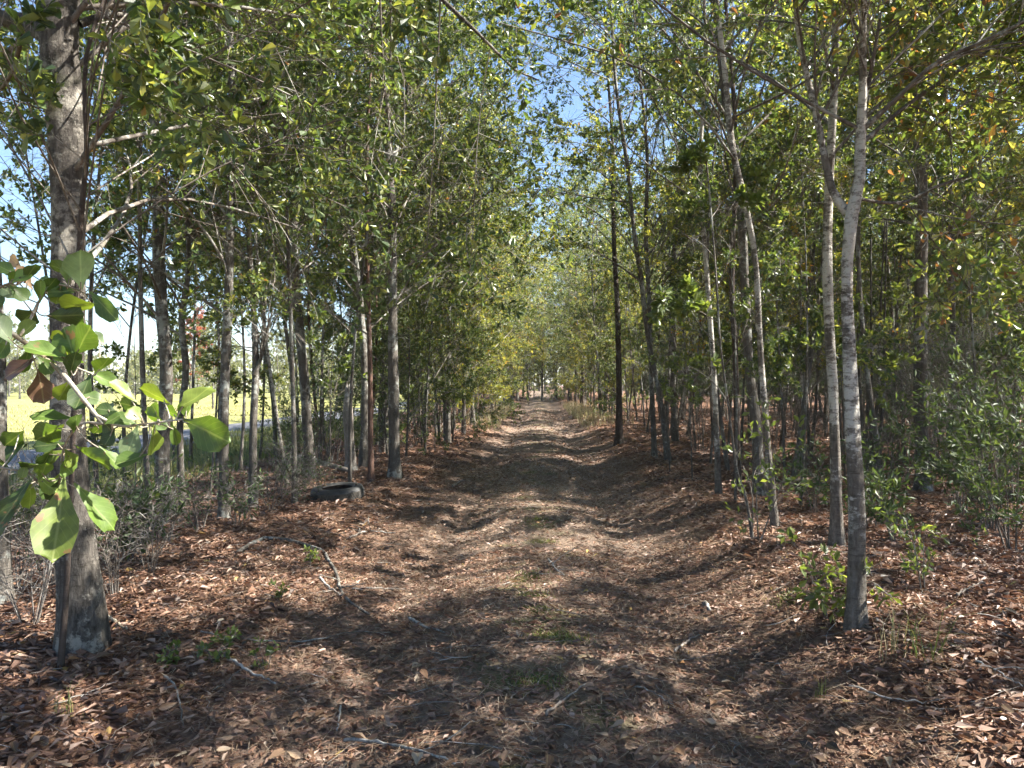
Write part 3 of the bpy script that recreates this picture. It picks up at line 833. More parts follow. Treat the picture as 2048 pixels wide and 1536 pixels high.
PROTO = {
    'oak': [proto('oak_tree', 'tree', 'oak', 10, 3.0, 0.07, 101, 'bark_grey', 2.5, 1.6, 1.1, 16),
            proto('oak_tree', 'tree', 'oak', 11.5, 3.4, 0.09, 102, 'bark_grey', 2.8, 1.6, 1.1, 17),
            proto('oak_tree', 'tree', 'oak', 9, 2.4, 0.055, 103, 'bark_pale', 2.2, 1.6, 1.1, 15),
            proto('oak_tree', 'tree', 'yellow', 10, 3.0, 0.065, 104, 'bark_grey', 2.5, 1.6, 1.1, 16)],
    'pine': [proto('pine_tree', 'tree', None, 14, 5.5, 0.11, 105, 'bark_dark', 2.0, pine=True),
             proto('young_pine', 'tree', None, 7, 1.6, 0.05, 106, 'bark_red', 1.3, pine=True)],
    'sap': [proto('oak_sapling', 'sapling', 'oak', 5.0, 1.2, 0.022, 107, 'bark_grey', 1.1, 0.8, 1.0, 14, wig=0.15),
            proto('oak_sapling', 'sapling', 'fresh', 3.4, 0.9, 0.014, 108, 'bark_grey', 0.8, 0.7, 1.0, 10, wig=0.12)],
    'pole': [proto('young_tree', 'tree', 'oak', 9, 4.5, 0.035, 109, 'bark_grey', 1.2, 0.8, 1.0, 14, wig=0.3),
             proto('young_tree', 'tree', 'oak', 8, 4.0, 0.028, 110, 'bark_pale', 1.1, 0.8, 1.0, 12, wig=0.35)],
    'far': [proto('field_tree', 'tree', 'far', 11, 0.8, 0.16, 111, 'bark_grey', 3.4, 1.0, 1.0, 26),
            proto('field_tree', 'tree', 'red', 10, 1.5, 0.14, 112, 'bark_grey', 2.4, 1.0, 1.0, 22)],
    'over': [proto('oak_tree', 'tree', 'oak', 11, 1.9, 0.07, 121, 'bark_grey', 3.3, 1.9, 1.05, 34, wig=0.25, hole=-0.9),
             proto('oak_tree', 'tree', 'oak', 11.5, 2.2, 0.08, 122, 'bark_grey', 3.5, 1.9, 1.05, 34, wig=0.25, hole=-0.9)],
    'end': [proto('oak_tree', 'tree', 'oak', 16, 1.6, 0.12, 123, 'bark_dark', 3.6, 1.0, 1.9, 30),
            proto('oak_tree', 'tree', 'yellow', 15, 1.4, 0.11, 124, 'bark_grey', 3.4, 1.0, 1.8, 30)],
    'rim': [proto('oak_tree', 'tree', 'oak', 10, 3.0, 0.06, 151, 'bark_grey', 2.6, 1.9, 1.1, 18, hole=0.3, fine=3.1),  # added shade trees, crowns holed so the shade breaks into sun flecks
            proto('oak_tree', 'tree', 'oak', 9, 2.8, 0.055, 152, 'bark_grey', 2.5, 1.9, 1.1, 18, hole=0.3, fine=2.7)],
    'mid': [proto('oak_tree', 'tree', 'oak', 9, 2.3, 0.032, 131, 'bark_grey', 2.7, 1.8, 1.0, 24, wig=0.2),
            proto('oak_tree', 'tree', 'oak', 8, 2.4, 0.028, 132, 'bark_grey', 2.5, 1.8, 1.0, 22, wig=0.25)],
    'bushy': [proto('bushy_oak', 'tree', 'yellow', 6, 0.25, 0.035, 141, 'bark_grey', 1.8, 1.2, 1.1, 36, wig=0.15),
              proto('bushy_oak', 'tree', 'oak', 6.5, 0.2, 0.035, 142, 'bark_grey', 1.9, 1.2, 1.1, 36, wig=0.15),
              proto('dark_understory_tree', 'tree', 'dark', 4.5, 0.3, 0.03, 143, 'bark_grey', 1.6, 1.5, 1.3, 26, wig=0.2)],
    'under': [proto('understory_oak', 'tree', 'oak', 6.5, 1.3, 0.03, 125, 'bark_grey', 1.7, 0.9, 1.1, 20, wig=0.2),
              proto('understory_oak', 'tree', 'yellow', 7.5, 1.8, 0.035, 126, 'bark_grey', 1.8, 0.9, 1.1, 20, wig=0.2)],
    'edge': [proto('oak_tree', 'tree', 'oak', 9, 0.7, 0.06, 113, 'bark_grey', 2.0, 1.2, 1.15, 30, wig=0.2),
             proto('oak_tree', 'tree', 'yellow', 10, 0.8, 0.06, 114, 'bark_grey', 2.1, 1.2, 1.15, 30, wig=0.2)],
}
USED = set()


def place(kind, i, x, y, label, group, rz=None, s=None):
    src = PROTO[kind][i % len(PROTO[kind])]
    s = s if s is not None else random.uniform(0.85, 1.15)
    rz = random.uniform(0, 6.28) if rz is None else rz
    loc = (x, y, float(H(x, y)))
    sc = (s, s, s * random.uniform(0.92, 1.08))
    RES.append((x, y))
    if src.name not in USED:
        USED.add(src.name)
        src.location = loc; src.rotation_euler = (0, 0, rz); src.scale = sc
        tag(src, label, None, group)
        return src
    return copy_tree(src, loc, rz, sc, label, group)


def scatter(n, xr, yr, dmin, fn, ok=lambda x, y: True):
    k = tries = 0
    while k < n and tries < n * 60:
        tries += 1
        x = random.uniform(*xr); y = random.uniform(*yr)
        if not ok(x, y):
            continue
        if any((x - a) ** 2 + (y - b) ** 2 < dmin * dmin for a, b in RES):
            continue
        fn(x, y, k); k += 1


inview = lambda x, y, m=2.0: abs(x) < 0.69 * y + m
uof = lambda x, y: x - track_x(y)

G_WOOD = 'slender trees of the shaded wood'
# along the track edges, limbs reaching over it
for k, (u, y) in enumerate([(-3.1, 13.3), (-3.4, 16.5), (-2.4, 19.5), (-3.3, 21.5), (-2.4, 27.5), (-3.6, 26), (-3.1, 29), (-3.0, 34), (-3.3, 39)]):
    place('over', k, u + track_x(y), y, beside('oak of the strip overhanging the track', u + track_x(y), y), 'oaks reaching over the track from the strip', s=1.0)
for k, (u, y) in enumerate([(3.3, 18.5), (2.7, 33.5), (3.2, 38), (3.3, 42)]):
    place('over', k + 1, u + track_x(y), y, beside('oak overhanging the track', u + track_x(y), y), 'oaks reaching over the track from the wood', s=1.0)
scatter(24, (3.2, 24), (9.5, 36), 2.0, lambda x, y, k: place('oak', k, x, y, beside('slender leafy oak', x, y), G_WOOD),
        lambda x, y: uof(x, y) > 8 and inview(x, y) and not (uof(x, y) < 11 and 25 < y < 35))
scatter(44, (3.5, 50), (34, 85), 2.4, lambda x, y, k: place('end' if k % 2 else 'oak', k // 2, x, y, 'leafy oak far back in the wood beyond the slim trunks', 'oaks far back in the wood'),
        lambda x, y: uof(x, y) > 3.2 and inview(x, y, 0) and not (uof(x, y) < 11 and y < 37))
scatter(48, (3.4, 34), (11, 48), 1.3, lambda x, y, k: place('under', k, x, y, beside('low leafy understory oak', x, y), 'understory oaks of the wood'),
        lambda x, y: uof(x, y) > 6.0 and inview(x, y, 0))
scatter(40, (3.0, 20), (9, 36), 0.7, lambda x, y, k: place('pole', k, x, y, beside('pole-thin young tree with bare lower stem', x, y), 'pole-thin young trees of the wood'),
        lambda x, y: uof(x, y) > 2.6 and inview(x, y, 0))
scatter(7, (4, 22), (16, 60), 2.0, lambda x, y, k: place('pine', 0, x, y, 'dark-stemmed pine with a high crown inside the shaded wood', 'pines inside the wood'),
        lambda x, y: uof(x, y) > 3.4 and inview(x, y, 0))
scatter(34, (6, 62), (44, 92), 2.0, lambda x, y, k: place('edge', k, x, y, 'low-branched oak at the dim back of the wood', 'low-branched oaks at the back of the wood'),
        lambda x, y: uof(x, y) > 4.5 and inview(x, y, 0))
# trees added just outside the frame to shade the track (sun side) and the near ground
for k, (x, y) in enumerate([(6.8, 6.0), (8.4, 2.2), (5.6, 0.6), (9.0, -0.8), (8.4, 4.4), (4.9, 2.2), (6.3, 4.1), (4.5, -0.8), (7.0, 1.4), (9.8, 6.9), (7.6, 8.2)]):
    place('rim', k, x, y, 'out-of-frame oak added to shade the near ground at the rim of the wood', 'out-of-frame oaks added to shade the near ground', s=1.0)
for k, (x, y) in enumerate([(11.5, 9.0), (12.9, 11.8), (15.2, 13.2), (14.6, 8.8), (17.5, 15), (11.2, 12.6), (18, 11)]):
    place('over', k, x, y, 'out-of-frame broad oak added to shade the evergreen shrubs at the rim of the wood', 'broad oaks added to shade the evergreen shrubs', s=0.95)
for k, (px, y, sc_) in enumerate([(812, 15, 0.62), (845, 18, 0.7), (872, 21, 0.75), (925, 25, 0.75), (955, 29, 0.8), (775, 15.5, 0.6), (905, 19.5, 0.6), (735, 17, 0.7)]):
    x = (px - CX) / F * y
    place('bushy', k % 2 if k % 3 else 1, x, y, beside('bushy low-leaved oak of the strip', x, y), 'bushy oaks of the strip', s=sc_)
for k, (px, y, sc_) in enumerate([(1290, 25, 0.9), (1340, 20, 0.85), (1392, 17, 0.8), (1275, 29, 1.0), (1455, 16, 0.85), (1512, 14, 0.75), (1320, 31, 1.0), (1600, 13, 0.75), (1425, 22, 0.95), (1560, 18, 0.95)]):
    x = (px - CX) / F * y
    place('under', k, x, y, beside('low leafy understory oak', x, y), 'understory oaks of the wood', s=sc_)
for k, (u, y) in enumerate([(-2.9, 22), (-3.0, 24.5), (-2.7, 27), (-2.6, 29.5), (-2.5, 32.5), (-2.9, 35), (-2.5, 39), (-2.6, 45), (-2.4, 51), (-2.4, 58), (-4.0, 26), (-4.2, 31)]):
    place('bushy', 0 if k % 4 else 1, u + track_x(y), y, 'bushy sunlit oak leafy down to the ground beside the grassy clearing', 'bushy sunlit oaks by the clearing', s=0.8 + 0.2 * (y > 30))  # mostly the yellow kind: the sunlit glow is put into leaf colour
for k, (u, y) in enumerate([(3.6, 31), (3.2, 35), (3.4, 39), (2.9, 44), (3.0, 50), (2.7, 57), (2.6, 64)]):
    place('bushy', (k + 1) % 2, u + track_x(y), y, 'bushy oak leafy down to the ground on the wood edge', 'bushy oaks on the wood edge', s=1.0)
for k, (x, y) in enumerate([(-1.5, 68), (0.2, 75), (2.2, 76), (4.2, 75), (6, 69), (8, 70), (-3.5, 66), (1.2, 80), (3.2, 81), (5.4, 78), (7, 80), (10, 74)]):
    place('bushy', k % 2, x, y, 'bushy tree leafy to the ground across the far end of the track', 'bushy trees across the end of the track', s=1.35)
scatter(56, (6, 40), (17, 46), 1.1, lambda x, y, k: place('bushy', 2, x, y, beside('dark bushy understory tree', x, y), 'dark understory of the wood', s=random.uniform(0.8, 1.2)),
        lambda x, y: uof(x, y) > 5.5 and inview(x, y, 0))
# field-side strip
for k, (px, y) in enumerate([(300, 8.4), (250, 11.5), (380, 15), (430, 11.5), (640, 14.5), (700, 11.2), (590, 9.4), (760, 17.5), (480, 14.0), (830, 20.5), (200, 9.5), (520, 17), (650, 19), (600, 22), (350, 18), (120, 11)]):
    x = (px - CX) / F * y
    place('mid', k, x, y, beside('dense-crowned oak of the field strip', x, y), 'dense-crowned oaks of the strip', s=random.uniform(0.9, 1.05))
for k, (px, y) in enumerate([(850, 16.5), (905, 22.5), (880, 19), (940, 27.5), (820, 24)]):
    x = (px - CX) / F * y
    place('under', k, x, y, beside('low leafy oak of the field strip', x, y), 'low leafy oaks of the strip', s=0.9)
for k, (px, y) in enumerate([(1380, 24), (1500, 20), (1700, 18.5), (1650, 22), (1850, 18), (1950, 20), (1330, 17), (1480, 15), (1620, 15), (1730, 13.5), (1800, 14.5), (1930, 12.5), (1990, 15)]):
    x = (px - CX) / F * y
    place('mid', k, x, y, beside('dense-crowned oak', x, y), 'dense-crowned oaks of the wood', s=random.uniform(0.9, 1.1))
scatter(7, (-6.0, -2.6), (13, 32), 1.2, lambda x, y, k: place('oak' if k % 2 else 'under', k + 2, x, y, beside('leafy oak of the field strip', x, y), 'oaks of the strip by the paved road'),
        lambda x, y: -5.6 < uof(x, y) < -2.9 and inview(x, y, 0))
scatter(18, (-6, 2), (33, 76), 2.0, lambda x, y, k: place('edge' if k % 2 else 'oak', k // 2, x, y, 'low-branched sunlit oak lining the track beyond the grassy clearing', 'low-branched oaks lining the far track'),
        lambda x, y: -9 < uof(x, y) < -3.0)
for k, (u, y) in enumerate([(-2.9, 25.5), (-2.7, 30.5), (-2.8, 36), (-2.6, 42), (-2.8, 48), (-2.4, 55)]):
    place('edge', k + 1, u + track_x(y), y, 'sunlit low-branched oak pressing up to the track by the grassy clearing', 'sunlit oaks by the clearing', s=0.95)
for k, (u, y) in enumerate([(3.4, 36), (3.0, 42), (2.8, 48), (2.6, 55), (2.6, 62)]):
    place('edge', k, u + track_x(y), y, 'low-branched oak pressing up to the far track from the wood', 'low-branched oaks on the wood edge', s=0.95)
scatter(10, (2, 8), (34, 76), 2.0, lambda x, y, k: place('edge', k, x, y, 'low-branched oak on the wood edge of the far track', 'low-branched oaks on the wood edge'),
        lambda x, y: 3.0 < uof(x, y) < 5.0)
scatter(6, (-6.2, -2.4), (10, 30), 0.8, lambda x, y, k: place('pole', k, x, y, beside('pole-thin young tree in the field strip', x, y), 'pole-thin young trees of the strip'),
        lambda x, y: -5.8 < uof(x, y) < -2.7 and inview(x, y, 0))
for (px, y, s) in [(640, 17, 0.9), (735, 15.5, 0.75), (850, 23, 0.9), (955, 31, 0.8)]:
    place('pine', 1, (px - CX) / F * y, y, 'bushy young pine with browning needles in the strip beside the track', 'young pines in the strip', s=s)
# the far end of the track
for k, (u, y) in enumerate([(-2.5, 46), (2.6, 47), (-2.4, 53), (2.5, 54), (-2.2, 60), (2.3, 61), (0.2, 70), (1.6, 73), (-1.2, 74)]):
    place('end', k + 1, u + track_x(y), y, 'tall leafy tree standing tight against the far stretch of the track', 'tall trees along the far track', s=0.95)
scatter(20, (-7, 16), (64, 84), 2.6, lambda x, y, k: place('end', k, x, y, 'sunlit tree closing the far end of the track', 'trees closing the far end of the track', s=random.uniform(0.85, 1.15)),
        lambda x, y: abs(uof(x, y)) > 1.6 or y > 72)
scatter(8, (-8, 12), (66, 82), 1.4, lambda x, y, k: place('edge', k, x, y, 'low-branched bushy tree across the far end of the track', 'bushy trees across the end of the track', s=random.uniform(0.6, 0.9)),
        lambda x, y: abs(uof(x, y)) > 2.0 or y > 73)
scatter(14, (-16, 24), (86, 120), 3.0, lambda x, y, k: place('end', k, x, y, 'tree far behind the end of the track', 'trees behind the end of the track', s=random.uniform(0.95, 1.35)))
# beyond the field
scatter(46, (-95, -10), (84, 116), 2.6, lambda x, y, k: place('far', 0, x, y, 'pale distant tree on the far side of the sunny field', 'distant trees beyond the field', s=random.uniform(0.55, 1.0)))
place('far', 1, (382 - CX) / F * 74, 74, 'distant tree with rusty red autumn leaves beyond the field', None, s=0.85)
scatter(5, (-36, -16), (52, 72), 4, lambda x, y, k: place('far', 0, x, y, 'bushy tree standing out in the open sunny field', 'trees out in the field', s=random.uniform(0.4, 0.6)))

# a far-off wood behind everything
r = np.random.default_rng(88)
mb = MB()
ncl = 330
ax_ = r.uniform(-150, 130, ncl); ay_ = r.uniform(128, 158, ncl); ah = np.where(ax_ < -9, r.uniform(5, 9, ncl), r.uniform(9, 17, ncl)); ar = r.uniform(2.5, 4.5, ncl)
idx = np.repeat(np.arange(ncl), 130); K = len(idx)
f = r.uniform(0, 1, K); th = r.uniform(0, 6.283, K); rr_ = np.sqrt(r.uniform(0, 1, K)) * np.sin(np.clip(f, 0.08, 1) * math.pi * 0.86 + 0.3)
pos = np.stack([ax_[idx] + ar[idx] * rr_ * np.cos(th), ay_[idx] + ar[idx] * rr_ * np.sin(th), ah[idx] * f], -1)
pos[:, 2] += H(pos[:, 0], pos[:, 1])
leaf_quads(mb, pos, nrm(r.normal(size=(K, 3))), nrm(r.normal(size=(K, 3)) + [0, 0, 0.7]), r.uniform(0.5, 1.0, K), r.uniform(0.35, 0.7, K), 'kite', 1, np.clip(r.beta(2, 2, K) * 0.8 + 0.2 * np.sin(ax_[idx]), 0, 1))
tp = np.stack([np.stack([ax_, ay_, H(ax_, ay_) - 0.2], -1), np.stack([ax_, ay_, ah * 0.8], -1)], 1)
tubes(mb, tp, np.tile([[0.16, 0.05]], (ncl, 1)), 5, 0)
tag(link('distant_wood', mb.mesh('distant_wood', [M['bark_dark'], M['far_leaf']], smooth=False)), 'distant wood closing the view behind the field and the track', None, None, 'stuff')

# ------------------------------------------------------------------ understory
exec_saplings = [(1470, 1005, 0.75), (1385, 960, 0.8), (1600, 1010, 0.9), (1780, 985, 0.8), (1960, 1010, 1.0), (1340, 945, 0.7), (1570, 960, 1.0), (1690, 960, 1.1), (1810, 930, 1.1), (1930, 930, 1.2), (1420, 930, 1.0), (270, 1010, 0.8), (420, 985, 0.9), (660, 940, 0.9), (850, 890, 1.0), (870, 905, 0.7), (700, 915, 0.8)]
for k, (px, py, s) in enumerate(exec_saplings):
    p = hitg(px, py)
    place('sap', k, p[0], p[1], beside('slim leafy sapling', p[0], p[1]), 'saplings under the oaks' if px > 1000 else 'saplings of the strip', s=s)


def bush(name, label, cat, group, px, py, Ht, n, sp, seed, spread=0.45, leaf=True, mat='twig', dens=1.0, size=1.0, nb=5):
    b = hitg(px, py)
    r = np.random.default_rng(seed)
    t = thing(name, beside(label, b[0], b[1]) if group else label, cat, tuple(b), group)
    s = SPECIES[sp]
    P0, R0 = [], []
    for i in range(n):
        a = r.uniform(0, 6.28); k = r.uniform(0.2, 1) * spread
        e = np.array([math.cos(a) * k * Ht, math.sin(a) * k * Ht, Ht * r.uniform(0.6, 1.1)])
        m_ = e * 0.5 + np.array([r.normal() * 0.05, r.normal() * 0.05, 0.05]) * Ht
        f0 = np.array([math.cos(a), math.sin(a), 0]) * 0.04 * Ht; f0[2] = -0.04
        q = resample(np.array([f0, m_, e]), 8)
        P0.append(q); R0.append(np.linspace(0.010, 0.002, 8) * (0.4 + 0.4 * Ht) * (1 if leaf else 0.7))
        mb = MB(); tubes(mb, q[None], R0[-1][None], 5)
        link('stem', mb.mesh('stem', [M[mat]]), t)
    P0 = np.array(P0); R0 = np.array(R0)
    P1, R1 = grow(P0, R0, nb, 0.15, 1.0, 0.38 * Ht, 50, 0.15, 0.05, 5, r, rk=0.5, rmin=0.0015, wob=0.12)
    P2, R2 = grow(P1, R1, 4, 0.2, 1.0, 0.16 * Ht, 45, 0.05, 0.05, 3, r, rk=0.6, rmin=0.0012, wob=0.12)
    mb = MB(); tubes(mb, P1, R1, 3); tubes(mb, P2, R2, 3)
    if leaf:
        k = max(1, int(s['nl'] * dens))
        leaves_on(mb, P2, R2, k, s['L'] * size, s['W'] * size, 'kite', 1, r)
        leaves_on(mb, P1, R1, k, s['L'] * size, s['W'] * size, 'kite', 1, r)
    tag(link('foliage' if leaf else 'twigs', mb.mesh('foliage', [M[mat], M[s['leaf']]], smooth=False), t), kind='stuff')
    return t


k = 60
for (px, py, h) in [(250, 1110, 0.7), (330, 1085, 0.6), (400, 1062, 0.6), (475, 1050, 0.55), (540, 1020, 0.7), (595, 1005, 0.6), (190, 1140, 0.8), (645, 985, 0.5), (110, 1180, 0.8), (575, 965, 0.9)]:
    bush('twiggy_shrub', 'thin tangled twiggy shrub with few leaves', 'shrub', 'twiggy shrubs along the field edge', px, py, h, 6, 'dark', 300 + k, 0.8, mat='twig', dens=0.13, size=0.6 if k % 3 else 0.9, nb=8); k += 1
k = 0
for (px, py, h) in [(2030, 1105, 1.5), (1985, 1060, 1.3), (1925, 1030, 1.2), (2040, 1010, 2.4), (1990, 960, 2.8), (1915, 965, 1.9), (2045, 930, 3.2), (1880, 940, 1.9), (1960, 915, 3.0), (1810, 925, 2.0), (1925, 900, 3.0), (2020, 905, 3.4), (1760, 915, 1.8), (1990, 890, 3.4)]:
    bush('evergreen_shrub', 'dark glossy evergreen shrub', 'shrub', 'evergreen shrubs in the shade', px, py, h, 7, 'dark', 300 + k, dens=1.0); k += 1
for (px, py, h) in [(1740, 1060, 0.8), (1790, 1090, 0.6), (1760, 1010, 1.0), (1630, 1030, 0.7)]:
    bush('evergreen_seedling', 'low dark-leaved evergreen seedling', 'shrub', 'evergreen seedlings', px, py, h, 4, 'dark', 320 + k, dens=0.6); k += 1
for (px, py, h) in [(1800, 960, 2.4), (1900, 930, 2.6), (1960, 920, 2.8), (1740, 930, 2.4), (1870, 960, 2.2), (2020, 940, 2.8), (1600, 940, 2.2), (1690, 915, 2.4), (1830, 905, 2.8), (1950, 985, 2.2), (1400, 905, 2.4), (1540, 910, 2.4)]:
    bush('bare_thicket', 'tangle of bare grey twigs', 'shrub', 'bare twig thickets in the wood', px, py, h, 9, 'dark', 340 + k, leaf=False, mat='dead' if k % 2 else 'twig', nb=13); k += 1
for (px, py, h) in [(230, 1190, 0.6), (300, 1150, 0.5), (60, 1250, 0.8), (560, 990, 0.6), (610, 985, 0.5), (30, 1180, 1.0), (270, 1110, 0.6)]:
    bush('bare_thicket', 'tangle of bare twigs and dead stems', 'shrub', 'bare twig thickets along the field edge', px, py, h, 7, 'dark', 360 + k, leaf=False, mat='dead' if k % 4 == 0 else 'twig', nb=8); k += 1
for (px, py, h) in [(640, 930, 2.0), (700, 918, 1.9), (590, 930, 1.5), (665, 925, 1.8), (250, 1130, 0.6), (830, 890, 1.2), (200, 1060, 1.0)]:
    bush('leafy_shrub', 'green leafy shrub', 'shrub', 'leafy shrubs in the strip', px, py, h, 6, 'dark', 380 + k, dens=0.8); k += 1
bush('oak_seedling', 'bright green oak seedling in front of the white-lichened forked oak', 'seedling', None, 1655, 1232, 0.45, 3, 'fresh', 401, 0.7, dens=0.5, size=0.7)
bush('oak_seedling', 'yellow-green leafy seedling arching beside the slim leaning oak', 'seedling', None, 1508, 1085, 1.1, 3, 'fresh', 402, 0.45, dens=0.5, size=0.8)
bush('oak_seedling', 'small lit seedling with narrow leaves beyond the forked oak', 'seedling', None, 1850, 1185, 0.5, 2, 'fresh', 403, 0.35, dens=0.5, size=0.6)
for i, (px, py) in enumerate([(430, 1330), (530, 1340), (455, 1290), (330, 1330), (560, 1200), (620, 1130)]):
    bush('ground_seedling', 'tiny green seedling sprouting through brown leaves', 'seedling', 'tiny seedlings by the stout oak', px, py, 0.13, 3, 'fresh', 410 + i, 0.6, dens=0.4, size=0.45, nb=2)


# ------------------------------------------------------------------ fallen wood on the ground
def stick(label, px, w, mat='dead', lift=0.03, name='fallen_branch', twigs=0, seed=0, cat='branch', raise_=None):
    P = []
    for i, (x, y) in enumerate(px):
        lf = lift + (raise_[i] if raise_ else 0)
        P.append(hitg(x, y, lf))
    P = np.array(P)
    o = P[0].copy()
    d = np.mean(P[:, 1])
    q = resample(P - o, 16)
    rr = np.random.default_rng(seed)
    q += rr.normal(size=q.shape) * 0.004
    R = np.linspace(0.46 * w / F * d, 0.22 * w / F * d, 16)
    if mat == 'dead' and seed % 2: mat = 'twig'
    t = thing(name, label, cat, tuple(o))
    mb = MB(); tubes(mb, q[None], R[None], 7, 0, True)
    link('stem', mb.mesh('stem', [M[mat]]), t)
    for k_ in range(twigs):
        a, b_ = grow(q[None], R[None], 1, 0.3 + 0.6 * k_ / max(1, twigs), 0.4 + 0.6 * k_ / max(1, twigs), 0.18 + 0.02 * d, 55, 0.12, 0.1, 5, rr, rk=0.5, rmin=0.0015)
        a[:, :, 2] = np.maximum(a[:, :, 2], q[:, 2].min())
        mb = MB(); tubes(mb, a, b_, 4); link('twig', mb.mesh('twig', [M[mat]]), t)
    return t


stick('crooked fallen branch bent like an elbow across the leaves beside the track', [(475, 1105), (530, 1076), (585, 1082), (640, 1100), (662, 1125), (675, 1160), (688, 1192), (712, 1212), (738, 1228)], 11, 'bark_grey', twigs=5, seed=1)
stick('short forked stick joining the elbow-shaped fallen branch', [(640, 1155), (655, 1172), (684, 1192)], 7, 'dead', seed=2)
stick('long thin dead twig arching flat over the leaves below the elbow-shaped branch', [(400, 1262), (470, 1275), (560, 1282), (640, 1280), (700, 1264), (780, 1266)], 4, 'twig', seed=3, twigs=1)
stick('straight lichened stick lying by the green seedlings', [(452, 1312), (500, 1342), (552, 1366)], 8, 'dead', seed=4)
stick('pale stick lying across the bottom of the track', [(690, 1478), (760, 1484), (840, 1500), (925, 1530)], 9, 'dead', seed=5, twigs=2)
stick('thin broken branch lying along the middle of the track', [(1090, 1428), (1135, 1395), (1170, 1368)], 7, 'dead', seed=6)
stick('small grey stick standing out of the leaves near the track', [(682, 1410), (678, 1440), (676, 1462)], 6, 'dead', seed=7)
stick('thin bent twig at the track edge below the forked oak', [(1700, 1368), (1760, 1392), (1830, 1402), (1890, 1398)], 5, 'dead', seed=8)
stick('pale stub of wood lying in the wheel rut', [(1409, 1205), (1420, 1220)], 12, 'dead', seed=9)
stick('curved dark twig lying on the far side of the wheel rut', [(1350, 1300), (1372, 1284), (1398, 1268)], 7, 'dead', seed=10)
stick('grey stick half under leaves in the near wheel rut', [(818, 1236), (850, 1252), (890, 1264)], 8, 'dead', seed=11)
stick('thin forked twig on the crown of the track', [(1096, 1118), (1115, 1140), (1128, 1150)], 5, 'dead', seed=12, twigs=2)
stick('slim pale twig leaning through the leaves near the lit patch by the forked oak', [(1912, 1190), (1950, 1168)], 6, 'dead', seed=13)
stick('long low twig crossing the leaves beyond the forked oak', [(1950, 1320), (2000, 1345), (2047, 1375)], 5, 'dead', seed=14, twigs=1)
stick('bare grey twig lying on the track edge near the tyre', [(700, 1075), (735, 1062), (790, 1066)], 5, 'dead', seed=15, twigs=2)
stick('dead twig pointing towards the elbow-shaped branch from the track', [(705, 1178), (760, 1176), (810, 1180)], 5, 'dead', seed=16)
stick('short stick near the shaded foot of the stout oak', [(215, 1232), (240, 1250), (256, 1256)], 10, 'stem', seed=17)
stick('thin dry twig in the shaded leaves below the stout oak', [(330, 1352), (352, 1380), (362, 1420), (366, 1450)], 5, 'twig', seed=18)
stick('dry twig lying flat in the shaded wheel rut', [(1262, 1370), (1310, 1385), (1345, 1410)], 5, 'dead', seed=19)
stick('bleached stick lying in the sunlit leaves past the tyre', [(905, 972), (925, 960)], 6, 'dead', seed=20)
b0 = hitg(700, 947); e0 = at(583, 912, b0[1] + 0.4)
mb = MB()
q = resample(np.array([[0, 0, 0.05], (e0 - b0) * 0.5 + [0, 0, 0.03], e0 - b0]), 12)
tubes(mb, q[None], np.linspace(0.035, 0.062, 12)[None], 10, 0, True)
t = thing('fallen_log', 'pale barkless fallen log propped up behind the old tyre', 'log', tuple(b0))
link('stem', mb.mesh('stem', [M['dead']]), t)
mb = MB()
prop = np.array([e0 - b0 + [0.10, 0, 0.02], e0 - b0 + [0.12, 0.02, -0.25], [e0[0] - b0[0] + 0.10, 0.42, float(H(e0[0], e0[1])) - b0[2] - 0.1]])
tubes(mb, resample(prop, 6)[None], np.full((1, 6), 0.025), 6, 0, True); link('limb', mb.mesh('limb', [M['dead']]), t)

# the old tyre, lying flat
b = hitg(678, 1004); b[1] += 0.30; b[0] = (676 - CX) / F * b[1]; b[2] = float(H(b[0], b[1])) - 0.035
ty = thing('old_tyre', 'worn black car tyre lying flat on the leaves at the track edge', 'tyre', tuple(b))
prof = [(0.20, 0.015), (0.235, 0.0), (0.29, 0.004), (0.325, 0.02), (0.338, 0.05)]
prof2 = [(0.338, 0.14), (0.325, 0.172), (0.29, 0.186), (0.235, 0.19), (0.20, 0.172), (0.192, 0.165), (0.20, 0.155), (0.255, 0.16), (0.295, 0.14), (0.305, 0.10), (0.295, 0.05), (0.255, 0.03), (0.20, 0.035), (0.192, 0.025), (0.20, 0.015)]


def lathe(pr, n=48, closed=False):
    pr = np.array(pr); th = np.arange(n) * 2 * math.pi / n
    V = np.stack([pr[None, :, 0] * np.cos(th)[:, None], pr[None, :, 0] * np.sin(th)[:, None], np.repeat(pr[None, :, 1], n, 0)], -1)
    m_ = len(pr); idx = np.arange(n * m_).reshape(n, m_)
    a = idx[:, :-1]; b_ = np.roll(idx, -1, 0)
    qd = np.stack([a, b_[:, :-1], b_[:, 1:], idx[:, 1:]], -1).reshape(-1, 4)
    return V.reshape(-1, 3), qd


V1, q1 = lathe(prof); V2, q2 = lathe(prof2)
mb = MB(); mb.add(V1, [q1]); mb.add(V2, [q2])
sw = link('sidewall', mb.mesh('sidewall', [M['rubber']]), ty)
mb = MB()
nt_ = 60
for rowz, off in ((0.066, 0), (0.095, 0.5), (0.124, 0)):
    for k_ in range(nt_):
        a0 = (k_ + off) * 2 * math.pi / nt_; a1 = a0 + 2 * math.pi / nt_ * 0.8
        c = []
        for rr_ in (0.33, 0.343):
            for aa in (a0, a1):
                for zz in (rowz - 0.012, rowz + 0.012):
                    c.append((rr_ * math.cos(aa), rr_ * math.sin(aa), zz))
        c = np.array(c)
        mb.add(c, [np.array([[4, 6, 7, 5], [0, 1, 3, 2], [0, 4, 5, 1], [2, 3, 7, 6], [1, 5, 7, 3], [0, 2, 6, 4]])])
V3, q3 = lathe([(0.338, 0.05), (0.336, 0.07), (0.336, 0.12), (0.338, 0.14)])
mb.add(V3, [q3])
